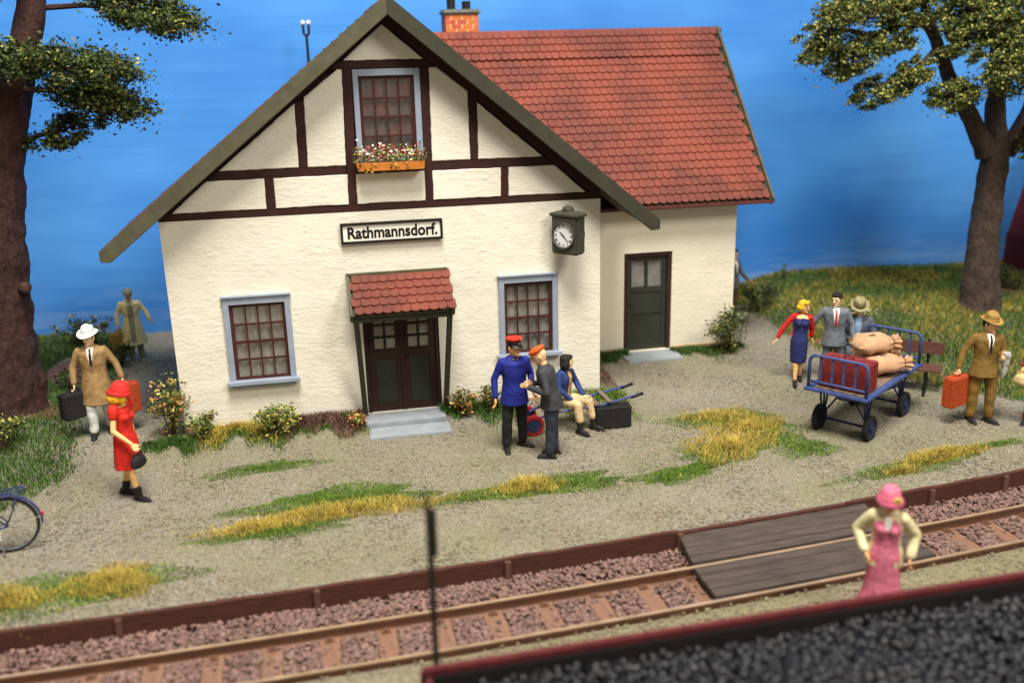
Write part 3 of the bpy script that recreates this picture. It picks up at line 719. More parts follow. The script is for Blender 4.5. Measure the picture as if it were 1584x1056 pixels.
# wing door
a, c, e, f = WD; y = 2.09
b = MB(); b.box((a, y-.06, e), (a+.085, y+.06, f)); b.box((c-.085, y-.06, e), (c, y+.06, f)); b.box((a+.085, y-.059, f-.085), (c-.085, y+.06, f)); b.build('door_frame', DOORB, H, bevel=.006)
b = MB(); da, dc = a+.087, c-.087; zt = f-.087
b.box((da, y-.01, e), (da+.09, y+.03, zt)); b.box((dc-.09, y-.01, e), (dc, y+.03, zt)); b.box((da+.09, y-.009, e), (dc-.09, y+.03, e+.14)); b.box((da+.09, y-.009, .78), (dc-.09, y+.03, .9)); b.box((da+.09, y-.009, 1.22), (dc-.09, y+.03, 1.32)); b.box((da+.09, y-.009, zt-.08), (dc-.09, y+.03, zt))
xm2 = (da+dc)/2; b.box((xm2-.025, y-.008, 1.32), (xm2+.025, y+.03, zt-.08))
wd = b.build('side_door', DGREEN, H, bevel=.005); wd['label'] = 'dark green door of the side wing with two panes'
for z0_, z1_ in ((e+.14, .78), (.9, 1.22)):
    b = MB(); b.box((da+.09, y+.008, z0_), (dc-.09, y+.025, z1_)); b.build('door_panel', DGREEN, wd)
for u0, u1 in ((da+.09, xm2-.025), (xm2+.025, dc-.09)):
    b = MB(); b.box((u0, y+.012, 1.32), (u1, y+.015, zt-.08)); b.build('pane', GLASS, wd)
    curtain(u0, u1, 1.32, zt-.08, y+.05, wd, CURT, u0)
b = MB(); b.tube([(da+.05, y-.01, 1.0), (da+.05, y-.05, 1.0), (da+.13, y-.05, 1.0)], .011, 8); b.build('door_handle', IRON, wd)
b = MB(); b.box((8.0, 1.42, -.05), (9.12, 2.02, .035)); b.build('door_step', STEP, H, bevel=.012)

# ================================================================ things on the facade
sg = thing('station_sign', 'white station name sign with black frame above the porch', 'sign', (3.54, -.002, 2.93), world=True)
b = MB(); b.box((2.75, -.045, 2.955), (4.315, -.002, 3.225)); b.build('board', WHITE, sg)
b = MB(); 
for q in (((2.722, -.075, 2.925), (4.345, -.003, 2.962)), ((2.722, -.075, 3.218), (4.345, -.003, 3.252)), ((2.722, -.074, 2.962), (2.758, -.003, 3.218)), ((4.309, -.074, 2.962), (4.345, -.003, 3.218))): b.box(*q)
b.build('sign_frame', RUSTW, sg, bevel=.006)
tm = text_mesh('Rathmannsdorf.', .25, .003, .007, .80)
xsv = [v.co.x for v in tm.vertices]; wtx = max(xsv)-min(xsv); cxm = (max(xsv)+min(xsv))/2
tm.transform(Matrix.Translation((3.545, -.048, 3.085)) @ Matrix.Rotation(R(90), 4, 'X') @ Matrix.Diagonal((1.43/wtx, 1.02, 1, 1)) @ Matrix.Translation((-cxm, 0, 0)))
obj('lettering', tm, RUSTW, sg)
# clock
ck = thing('station_clock', 'olive black box clock with white dial hanging on the facade', 'clock', (6.37, -.3, 2.6), R(-50))
CLK = Mt('clock_housing', srgb(62, 62, 50), .6, .2, 8, .35, 50)
b = MB(); b.box((-.25, -.13, .0), (.25, .13, .62)); b.build('housing', CLK, ck, bevel=.025)
b = MB(); b.rings([[Vector((x*s, y*s, z)) for x, y in ((-.25, -.13), (.25, -.13), (.25, .13), (-.25, .13))] for s, z in ((.98, .60), (1.14, .63), (1.14, .66), (.6, .70))]); b.lathe([(.09, .68), (.1, .72), (.085, .76), (.03, .79)], None, 16); b.build('roof_cap', CLK, ck, bevel=.01)
for sgn in (1, -1):
    mr = Matrix.Rotation(0 if sgn == 1 else math.pi, 4, 'Z') @ Matrix.Translation((0, -.131, .31)) @ Matrix.Rotation(R(90), 4, 'X')
    b = MB(); b.lathe([(.185, -.02), (.225, -.02), (.225, .025), (.205, .035), (.185, .012)], mr, 32, closed=True); b.build('bezel', CLK, ck, smooth=False)
    b = MB(); b.lathe([(.187, -.01), (.187, .006)], mr, 32); dl = b.build('dial', Mt('dial_white', srgb(236, 238, 240), .4, .02), ck)
    for i, nm in enumerate(['XII', 'I', 'II', 'III', 'IIII', 'V', 'VI', 'VII', 'VIII', 'IX', 'X', 'XI']):
        t = text_mesh(nm, .052, .001, .0012, .8); an = -2*math.pi*i/12
        t.transform(mr @ Matrix.Translation((.152*math.sin(-an), .152*math.cos(-an), .007)) @ Matrix.Rotation(an, 4, 'Z')); obj('numeral', t, RUSTW, dl)
    for nm, an, L, wd_ in (('hour_hand', -(10.37/12)*2*math.pi, .095, .014), ('minute_hand', -(22.5/60)*2*math.pi, .145, .009)):
        b = MB(); b.add([(-wd_, -.02, 0), (wd_, -.02, 0), (wd_*.4, L, 0), (-wd_*.4, L, 0), (-wd_, -.02, .003), (wd_, -.02, .003), (wd_*.4, L, .003), (-wd_*.4, L, .003)], [[0, 1, 2, 3], [4, 5, 6, 7], [0, 1, 5, 4], [1, 2, 6, 5], [2, 3, 7, 6], [3, 0, 4, 7]])
        b.xform(mr @ Matrix.Translation((0, 0, .009)) @ Matrix.Rotation(an, 4, 'Z')); b.build(nm, RUSTW, dl)
b = MB(); b.xform(Matrix()); b.bar((0, 0, .45), Vector((-.30*math.sin(R(50)), .30*math.cos(R(50)), .45)), .05, .05); b.build('bracket', CLK, ck)
# ================================================================ VEGETATION
def leaf_mat(name, col, var=.25): 
    k = N(name); k.b.inputs['Roughness'].default_value = .6; k.b.inputs['Specular IOR Level'].default_value = .25
    a = k.n.new('ShaderNodeAttribute'); a.attribute_name = 'tint'
    c = k.mix(k.rng(k.noise(3, 3), .3, .7, 0, 1), tuple(x*(1-var) for x in col[:3])+(1,), tuple(x*(1+var) for x in col[:3])+(1,))
    k.col(k.mix(1.0, c, a.outputs['Color'], 'MULTIPLY')); return k.m
GREEN = leaf_mat('grass_green', srgb(104, 132, 50)); YEL = leaf_mat('grass_straw', srgb(194, 170, 78)); DKG = leaf_mat('bank_green', srgb(76, 108, 44)); OLG = leaf_mat('grass_olive', srgb(140, 136, 60))
def blades(P, h, w, lean=.5):
    n = len(P); a = rng.uniform(0, 6.283, n); la = rng.uniform(0, 6.283, n); l = h*lean*rng.uniform(.2, 1.3, n)
    dx, dy = np.cos(a)*w/2, np.sin(a)*w/2; tx, ty = np.cos(la)*l, np.sin(la)*l
    z = P[:, 2]
    v = np.empty((n, 5, 3))
    v[:, 0] = np.stack([P[:, 0]-dx, P[:, 1]-dy, z-.01], 1); v[:, 1] = np.stack([P[:, 0]+dx, P[:, 1]+dy, z-.01], 1)
    v[:, 2] = np.stack([P[:, 0]+dx*.75+tx*.3, P[:, 1]+dy*.75+ty*.3, z+h*.6], 1); v[:, 3] = np.stack([P[:, 0]-dx*.75+tx*.3, P[:, 1]-dy*.75+ty*.3, z+h*.6], 1)
    v[:, 4] = np.stack([P[:, 0]+tx, P[:, 1]+ty, z+h*.95], 1)
    T = np.array([(0, 1, 2), (0, 2, 3), (3, 2, 4)])[None]+(np.arange(n)*5)[:, None, None]
    return v.reshape(-1, 3), T.reshape(-1, 3)
def in_ell(n, cx, cy, rx, ry, rot=0, edge=.75):
    r = np.where(rng.uniform(0, 1, n) < .72, rng.uniform(0, 1, n)**.5, np.minimum(np.abs(rng.normal(0, .85, n)), 1.7)); a = rng.uniform(0, 6.283, n)
    wob = 1+.22*np.sin(a*3+cx*7)+.13*np.sin(a*7+cy*5)
    x, y = r*np.cos(a)*rx*wob, r*np.sin(a)*ry*wob; c, s = math.cos(rot), math.sin(rot)
    return cx+x*c-y*s, cy+x*s+y*c, r
def grass(name, label, parts, parent=None):
    Vs, Ts, Ms, Tn, off = [], [], [], [], 0; mats = []
    for (n, e, h0, h1, w, mat, lean, lo, hi) in parts:
        if callable(e): x, y = e(n)
        else: x, y, r = in_ell(n, *e)
        n = len(x); hh = rng.uniform(h0, h1, n)
        if not callable(e): hh = hh*(1.1-.6*np.minimum(r, 1.2))
        V, T = blades(np.stack([x, y, gz(x, y)], 1), hh, w*rng.uniform(.7, 1.3, n), lean)
        if mat not in mats: mats.append(mat)
        Vs.append(V); Ts.append(T+off); Ms.append(np.full(len(T), mats.index(mat))); Tn.append(tints(n, 5, lo, hi)); off += len(V)
    o = fast(name, np.concatenate(Vs), np.concatenate(Ts), mats, parent, np.concatenate(Ms), np.concatenate(Tn))
    if parent is None: tag(o, label, 'grass', kind='stuff')
    return o
G = lambda n, e, h0=.02, h1=.07: (int(n*1.25), e, h0, h1, .010, GREEN, .9, .6, 1.3)
Y = lambda n, e, h0=.05, h1=.18: (int(n*.75), e, h0, h1, .0075, YEL, 1.0, .5, 1.3)
grass('grass', 'long grass strip in front of the house, green behind and straw yellow in front', [G(11000, (2.35, -2.95, 1.3, .38, .02)), G(4000, (1.6, -3.7, 1.0, .2, .1)), Y(6500, (2.3, -3.38, 1.5, .26, .07)), Y(1500, (1.3, -3.6, .6, .18, .05))])
grass('grass', 'green grass patch with one yellow tuft in front of the officer', [G(10000, (5.1, -3.25, 1.35, .3, .06)), Y(3800, (5.0, -3.22, .5, .24, .03))])
grass('grass', 'large green and straw yellow grass patch left of the luggage trolley', [G(5000, (8.7, -1.55, 1.0, .45, -.2)), G(5000, (8.3, -2.7, 1.0, .4, .2)), G(4500, (7.25, -3.3, .75, .24, .25)), G(1500, (9.2, -2.2, .6, .5)), Y(5200, (8.3, -2.6, .8, .48, .25)), Y(3000, (8.7, -1.45, .65, .35, -.25)), Y(3200, (8.9, -1.95, .75, .35, .1)), G(2600, (9.4, -2.9, .5, .4))])
grass('grass', 'low yellow green grass patch near the platform edge at right', [G(4500, (10.7, -3.85, 1.4, .24, .22)), Y(3800, (11.15, -3.7, .8, .2, .2)), Y(700, (10.3, -4.05, .3, .09)), G(900, (12.3, -3.5, .5, .1, .1))])
grass('grass', 'blurred yellow and green grass patch at the lower left corner', [G(9000, (-.75, -4.6, 1.25, .45, .05)), Y(4200, (-.35, -4.55, .55, .38)), Y(2600, (-1.45, -4.7, .5, .28))])
grass('grass', 'faint thin green grass patch before the left window', [G(3200, (1.3, -1.6, .85, .22, .1), .02, .06)])
grass('grass', 'sparse pale grass specks scattered over the gravel', [(1400, lambda n: (lambda x: (x, ye(x)+.1+rng.uniform(0, 1, n)**1.5*4.2))(rng.uniform(-1.5, 12.5, n)), .015, .04, .01, OLG, .9, .7, 1.2)])
# banks
def bank_left(n):
    x = rng.uniform(-7, -1.4, n); y = rng.uniform(-2.6, 6.2, n)
    e = -1.72-.12*np.sin(y*1.7)-np.clip(-1.2-y, 0, 2)*.35; k_ = x < e+.1*rng.normal(size=n)
    hole = ((x+3.1)**2+(y-1.5)**2 < .5) | ((x+2.4)**2/.25+(y-3.6)**2/.9 < 1)
    k_ &= ~hole; return x[k_], y[k_]
grass('grass', 'dark green lawn around the left tree', [(75000, bank_left, .04, .12, .014, DKG, .7, .55, 1.25), (1200, bank_left, .06, .12, .014, OLG, .7, .6, 1.2)])
EDGEX = np.array([-2.3, -1.9, -.98, .46, 2.4, 3.3, 5, 6.4]); EDGEV = np.array([14.3, 13.8, 12.9, 12.1, 11.75, 11.85, 11.8, 11.7])
def bank_right(n):
    x = rng.uniform(11.4, 20.5, n); y = rng.uniform(-2.3, 6.25, n); k_ = x > np.interp(y, EDGEX, EDGEV)+.1*rng.normal(size=n)
    k_ &= ~(((x-12.7)**2/.5+(y-1.6)**2/.10 < 1)); return x[k_], y[k_]
def bank_y(n):
    x, y = bank_right(n); f = np.array([noise.noise(Vector((a*.55, b_*.9, 4))) for a, b_ in zip(x, y)]); k_ = f > -.04+.12*rng.normal(size=len(x)); return x[k_], y[k_]
grass('grass', 'tall green and straw yellow meadow grass on the bank at right', [(85000, bank_right, .05, .13, .014, DKG, .8, .55, 1.25), (42000, bank_y, .07, .18, .010, YEL, .9, .5, 1.15), (14000, bank_right, .05, .13, .012, OLG, .8, .5, 1.1)])
# soil patches that show through
SOIL = Mt('reddish_soil', srgb(120, 82, 70), .95, .2, 8, .6, 40)
def soil(x, y, rx, ry):
    b = MB(); n = 24; vs = [(x, y, g1(x, y)+.05)]
    for r_ in (.5, .8, 1.0):
        for k2 in range(n):
            a = 2*math.pi*k2/n; q = r_*(1+.18*math.sin(3*a+x)); X_, Y_ = x+rx*q*math.cos(a), y+ry*q*math.sin(a); vs.append((X_, Y_, g1(X_, Y_)+(.05, .035, -.01)[(.5, .8, 1.0).index(r_)]+.01*noise.noise(Vector((X_*6, Y_*6, 0)))))
    fs = [[0, 1+k2, 1+(k2+1) % n] for k2 in range(n)]+[[1+r_*n+k2, 1+(r_+1)*n+k2, 1+(r_+1)*n+(k2+1) % n, 1+r_*n+(k2+1) % n] for r_ in range(2) for k2 in range(n)]
    b.add(vs, fs); structure(b.build('bare_soil', SOIL, smooth=True))
soil(-2.4, 3.6, .55, 1.0); soil(12.7, 1.6, .8, .34); soil(-3.1, 1.5, .95, .8); soil(17.9, 3.6, .8, .5)
# leaves
def leaves(P, size, tl, th, up_=.5):
    n = len(P); d = rng.normal(size=(n, 3)); d[:, 2] = d[:, 2]*.6; d /= np.linalg.norm(d, axis=1)[:, None]
    q = rng.normal(size=(n, 3)); q[:, 2] += up_; s = np.cross(d, q); s /= np.linalg.norm(s, axis=1)[:, None]; nn_ = np.cross(s, d)
    L = size[:, None]
    v = np.stack([P-d*L*.5, P+s*L*.32+nn_*L*.08, P+d*L*.6, P-s*L*.32+nn_*L*.08], 1)
    T = np.array([(0, 1, 2), (0, 2, 3)])[None]+(np.arange(n)*4)[:, None, None]
    return v.reshape(-1, 3), T.reshape(-1, 3)
def foliage(name, P, size, groups, parent):
    # groups: list of (fraction, material, lo, hi)
    V, T = leaves(P, size, 0, 0); n = len(P); pick = rng.choice(len(groups), n, p=[g[0] for g in groups])
    tin = np.ones((n, 3)); 
    for i, g in enumerate(groups):
        k_ = pick == i; tin[k_] = rng.uniform(g[2], g[3], (k_.sum(), 1))
    o = fast(name, V, T, [g[1] for g in groups], parent, np.repeat(pick, 2), np.repeat(tin, 4, 0)); o['kind'] = 'stuff'; return o
LG = leaf_mat('leaf_green', srgb(92, 112, 52)); LY = leaf_mat('leaf_yellow', srgb(196, 184, 92)); LO = leaf_mat('leaf_rust', srgb(190, 128, 82)); LD = leaf_mat('leaf_dark', srgb(52, 64, 38)); LR = leaf_mat('leaf_red', srgb(150, 84, 74)); LW = leaf_mat('petal_white', srgb(238, 232, 222)); LRR = leaf_mat('petal_red', srgb(196, 60, 48)); LP = leaf_mat('petal_pink', srgb(222, 150, 130))
TWIG = Mt('twig_brown', srgb(82, 60, 44), .8, .2, 9)
def bush(name, label, x, y, rx, ry, h, nl, groups, size=.05, stems=12, seed=1, group=None, taper=.5):
    z = g1(x, y); r_ = random.Random(seed)
    t = thing(name, label, 'bush', (x, y, z), group=group)
    b = MB(); tips = []
    for i in range(stems):
        a = r_.uniform(0, 6.28); q = r_.uniform(.15, 1)**.6; tip = Vector((math.cos(a)*rx*q, math.sin(a)*ry*q, h*(1-.45*q*q)*r_.uniform(.75, 1.08)))
        mid = tip*.5+Vector((r_.uniform(-.03, .03), r_.uniform(-.03, .03), h*.12)); b.tube([Vector((tip.x*.18, tip.y*.18, -.02)), mid, tip], [.011, .007, .003], 5); tips.append((mid, tip)); tips.append((Vector((tip.x*.5, tip.y*.5, .03)), mid))
        for k2 in range(2):
            f_ = r_.uniform(.3, .9); s0 = mid.lerp(tip, f_); e0 = s0+Vector((r_.uniform(-.14, .14)*rx*2, r_.uniform(-.12, .12)*ry*2, r_.uniform(.02, .12)*h*1.4)); b.tube([s0, e0], [.005, .002], 4); tips.append((s0, e0))
    b.build('stem', TWIG, t)
    k_ = rng.integers(0, len(tips), nl); f_ = rng.uniform(.05, 1.05, nl)**.8
    A = np.array([tips[i][0][:] for i in k_]); Bq = np.array([tips[i][1][:] for i in k_])
    P = A+(Bq-A)*f_[:, None]+rng.normal(size=(nl, 3))*np.array([.05, .05, .045])*max(.5, h*1.6); P[:, 2] = np.maximum(P[:, 2], .015)
    foliage('foliage', P, size*rng.uniform(.6, 1.3, nl), groups, t)
    return t
bush('bush', 'tall bush with rust tinged leaves at the left house corner', -.18, -.12, .3, .26, .92, 1000, [(.5, LG, .6, 1.2), (.25, LO, .7, 1.2), (.25, LY, .5, 1.0)], .062, 16, 3)
bush('bush', 'small green bush under the left window beside the rust bush', .33, -.27, .33, .2, .42, 560, [(.7, LG, .6, 1.2), (.3, LY, .5, 1.0)], .055, 12, 4)
bush('bush', 'round yellow green bush under the left window', 1.48, -.4, .36, .24, .58, 900, [(.55, LG, .7, 1.4), (.45, LY, .6, 1.2)], .06, 16, 5)
bush('bush', 'small orange leaved bush beside the porch steps', 2.72, -.42, .16, .15, .36, 230, [(.4, LG, .6, 1.2), (.4, LO, .8, 1.3), (.2, LY, .7, 1.2)], .05, 9, 6)
bush('bush', 'orange and green bush right of the porch strut', 4.55, -.32, .27, .2, .5, 640, [(.5, LG, .5, 1.1), (.32, LO, .7, 1.2), (.18, LY, .5, 1.1)], .055, 14, 7)
bush('bush', 'green bush right of the porch, behind the officer', 4.98, -.28, .25, .2, .46, 560, [(.68, LG, .5, 1.1), (.16, LO, .6, 1.1), (.16, LY, .5, 1.0)], .055, 12, 8)
bush('bush', 'sprawling dark twiggy bush at the corner of the side wing', 10.2, 1.6, .62, .38, .86, 1400, [(.5, LD, .7, 1.4), (.35, LG, .5, 1.1), (.15, LY, .4, .9)], .055, 22, 9)
bush('bush', 'dark bush on the grass bank right of the side wing', 11.95, 4.1, .55, .5, .72, 800, [(.7, LD, .6, 1.3), (.3, LG, .5, 1.0)], .06, 14, 10)
bush('bush', 'white flowering bush behind the bench', 12.95, 1.9, .5, .36, .62, 700, [(.5, LG, .6, 1.1), (.3, LY, .8, 1.3), (.2, LW, .75, 1.0)], .06, 14, 11)
bush('bush', 'small dark bush at the foot of the red hut', 17.9, 3.6, .55, .45, .62, 600, [(.7, LD, .7, 1.3), (.3, LG, .5, 1.1)], .065, 12, 12)
bush('bush', 'yellow speckled bush on the lawn at the left edge', -2.75, -.35, .55, .5, .62, 1100, [(.55, LG, .5, 1.1), (.25, LY, .6, 1.1), (.2, LD, .7, 1.3)], .058, 18, 13)
bush('bush', 'low shrub with yellow leaves behind the left tree trunk', -2.65, 5.2, .75, .35, .62, 1000, [(.5, LD, .7, 1.4), (.3, LG, .5, 1.1), (.2, LY, .4, .9)], .06, 16, 14)
bush('bush', 'dark shrub behind the man in the tan coat', -1.75, 3.9, .42, .6, .5, 900, [(.65, LD, .7, 1.4), (.25, LG, .5, 1.1), (.1, LY, .4, .9)], .055, 16, 15)
bush('bush', 'low dark shrub at the back of the path left of the house', -2.2, 2.6, .5, .5, .36, 700, [(.7, LD, .7, 1.3), (.3, LG, .5, 1.0)], .055, 14, 16)
bush('bush', 'small leafy sprig standing against the blue backdrop', 13.3, 5.6, .16, .12, .42, 60, [(.8, LG, .5, .9), (.2, LD, .7, 1.2)], .06, 4, 17)
# ground cover at the foot of the walls
def strip_(x0, x1, y0, y1):
    def fn(n):
        x = rng.uniform(x0-.12, x1+.12, n); y = y1-np.abs(rng.normal(0, .55, n))*(y1-y0)*(.75+.35*np.sin(x*5.3)+.25*np.sin(x*13.1)); return x, y
    return fn
grass('grass', 'yellow moss and grass along the wall under the left window', [(2600, strip_(.35, 1.35, -.5, -.05), .04, .15, .012, YEL, .8, .6, 1.1), (2600, strip_(-.3, 1.5, -.72, -.2), .03, .09, .013, GREEN, .8, .4, .9), (1200, strip_(-.5, 0.1, -.7, -.3), .03, .12, .013, DKG, .8, .5, 1.0)])
MAR = leaf_mat('reddish_moss', srgb(124, 92, 78))
grass('grass', 'reddish brown ground cover along the wall left of the steps', [(3400, strip_(1.75, 2.75, -.5, -.03), .05, .19, .014, MAR, .8, .6, 1.2), (1600, strip_(1.4, 2.85, -.62, -.25), .03, .08, .013, GREEN, .8, .4, .9)])
grass('grass', 'green ground cover along the wall right of the porch', [(3000, strip_(4.3, 5.4, -.55, -.03), .04, .15, .013, DKG, .8, .5, 1.1), (1200, strip_(4.3, 5.3, -.5, -.05), .04, .12, .013, GREEN, .8, .5, 1.1)])
grass('grass', 'green tufts at the right corner of the main house', [(2600, strip_(6.35, 7.25, -.62, -.03), .04, .17, .012, GREEN, .8, .6, 1.2), (900, strip_(7.05, 7.3, .0, 1.5), .04, .14, .013, MAR, .8, .6, 1.1)])
grass('grass', 'dark grass along the foot of the side wing', [(2200, strip_(7.1, 8.0, 1.55, 1.95), .05, .19, .013, DKG, .8, .5, 1.1), (2600, strip_(9.15, 10.4, 1.5, 1.95), .04, .14, .013, DKG, .8, .45, 1.0)])
# ---- trees
def bark(name, c1, c2):
    k = N(name); k.b.inputs['Roughness'].default_value = .75; k.b.inputs['Specular IOR Level'].default_value = .3
    n1 = k.noise(6, 6, .65, k.mapped((1.5, 1.5, .8))); n2 = k.vor(8, k.mapped((1.6, 1.6, .9)))
    k.col(k.mix(k.rng(n1, .3, .7, 0, 1), c2, c1)); k.bump(k.math('ADD', k.math('ADD', n1, k.noise(26, 5, .7, k.mapped((1.4, 1.4, .8)))), k.math('MULTIPLY', n2, .6)), 1.0, .05); return k.m
BARKL = bark('red_brown_bark', srgb(92, 60, 52), srgb(50, 31, 29)); BARKR = bark('grey_brown_bark', srgb(98, 80, 68), srgb(62, 49, 43))
def limb(b, pts, rad, n=22, jit=.22):
    # resample a polyline smoothly so the bark can be lumpy
    pts = [Vector(p) for p in pts]; P2, R2 = [], []
    for i in range(len(pts)-1):
        p0, p1, p2, p3 = pts[max(0, i-1)], pts[i], pts[i+1], pts[min(len(pts)-1, i+2)]; m = max(3, int((p2-p1).length/.06))
        for s in range(m):
            t = s/m; P2.append(.5*((2*p1)+(p2-p0)*t+(2*p0-5*p1+4*p2-p3)*t*t+(3*p1-p0-3*p2+p3)*t**3)); R2.append(rad[i]+(rad[i+1]-rad[i])*t)
    P2.append(pts[-1]); R2.append(rad[-1]); b.tube(P2, R2, n, True, 0, jit); return P2
def pad(c, r, n, rot=0, tilt=0):
    # a flattened, ragged clump of leaf points made of smaller sprays
    c = np.array(c); m = max(5, n//90); d = rng.normal(size=(m, 3)); d /= np.linalg.norm(d, axis=1)[:, None]; d *= rng.uniform(.25, 1, (m, 1))**.5
    cen = d*np.array(r)*np.array([1, 1, 1.25]); k_ = rng.integers(0, m, n); P = cen[k_]+rng.normal(size=(n, 3))*np.array([.11, .11, .066])*min(1.3, max(.5, r[0]))*np.where(rng.uniform(0, 1, (n, 1)) < .14, 1.9, .9)
    cr, sr = math.cos(rot), math.sin(rot); x, y = P[:, 0]*cr-P[:, 1]*sr, P[:, 0]*sr+P[:, 1]*cr; z = P[:, 2]+x*tilt
    return np.stack([x, y, z], 1)+c, cen
def tree(name, label, base, trunk, limbs, pads, barkm, groups, size):
    t = thing(name, label, 'tree', base, world=True)
    b = MB(); limb(b, *trunk, n=40, jit=.2); 
    tr = b.build('trunk', barkm, t, smooth=True)
    for L in limbs:
        b = MB(); limb(b, *L); b.build('branch', barkm, t, smooth=True)
    for (c, r, n, rot, tilt, root) in pads:
        n = int(n*2.8); P, cen = pad(c, r, n, rot, tilt)
        cr = foliage('foliage', P, size*rng.uniform(.55, 1.35, n), groups, t)
        b = MB(); cr_, sr_ = math.cos(rot), math.sin(rot); rt0 = Vector(root)
        cc = Vector(c); b.tube([rt0, (rt0+cc)/2+Vector((0, 0, .06)), cc], [.05, .04, .022], 7)
        for q in cen[:max(10, len(cen)//2)]:
            e = Vector((q[0]*cr_-q[1]*sr_, q[0]*sr_+q[1]*cr_, q[2]+(q[0]*cr_-q[1]*sr_)*tilt))+cc; s0 = cc.lerp(rt0, random.uniform(0, .35))
            b.tube([s0, (s0+e)/2+Vector((random.uniform(-.05, .05), random.uniform(-.05, .05), .04)), e], [.02, .012, .004], 5)
        b.build('twig', barkm, t)
    return t
LT1 = leaf_mat('tree_leaf_mid', srgb(84, 98, 46)); LT2 = leaf_mat('tree_leaf_light', srgb(168, 164, 84)); LT3 = leaf_mat('tree_leaf_dark', srgb(48, 62, 36))
zt = g1(-3.1, 1.5)
tree('pine_tree', 'thick reddish brown trunked tree at the left edge', (-3.1, 1.5, zt),
    ([(-3.06, 1.5, zt-.1), (-3.06, 1.5, .25), (-3.02, 1.52, 1.1), (-2.93, 1.55, 2.1), (-2.8, 1.58, 3.3), (-2.62, 1.6, 4.3), (-2.3, 1.6, 5.2), (-1.98, 1.6, 5.9), (-1.72, 1.6, 6.6), (-1.6, 1.6, 7.6)], [.72, .60, .53, .50, .46, .44, .33, .24, .21, .17]),
    [([(-2.75, 1.6, 4.3), (-2.75, 1.6, 5.0), (-3.1, 1.55, 5.9), (-3.4, 1.5, 7.2)], [.32, .26, .2, .15]),
     ([(-2.55, 1.5, 2.2), (-2.36, 1.2, 2.3)], [.16, .08])],
    [((-1.05, .9, 5.72), (1.0, .5, .22), 2600, 0, -.12, (-2.0, 1.5, 5.6)), ((-2.3, .7, 5.85), (.6, .5, .32), 1400, 0, .1, (-2.1, 1.5, 5.7)),
     ((-.85, 1.3, 5.22), (.85, .5, .2), 2000, 0, -.22, (-2.1, 1.5, 5.4)), ((-1.45, 1.5, 4.75), (.6, .45, .22), 950, 0, .28, (-2.3, 1.6, 4.5)),
     ((-.1, 1.5, 6.55), (.95, .6, .26), 2600, 0, -.22, (-1.75, 1.6, 6.6)), ((-2.6, 1.2, 7.0), (.9, .6, .3), 900, 0, 0, (-1.8, 1.6, 6.8))],
    BARKL, [(.5, LT1, .5, 1.15), (.10, LT2, .5, 1.0), (.40, LT3, .6, 1.4)], .062)
zt = g1(16.3, 2.6)
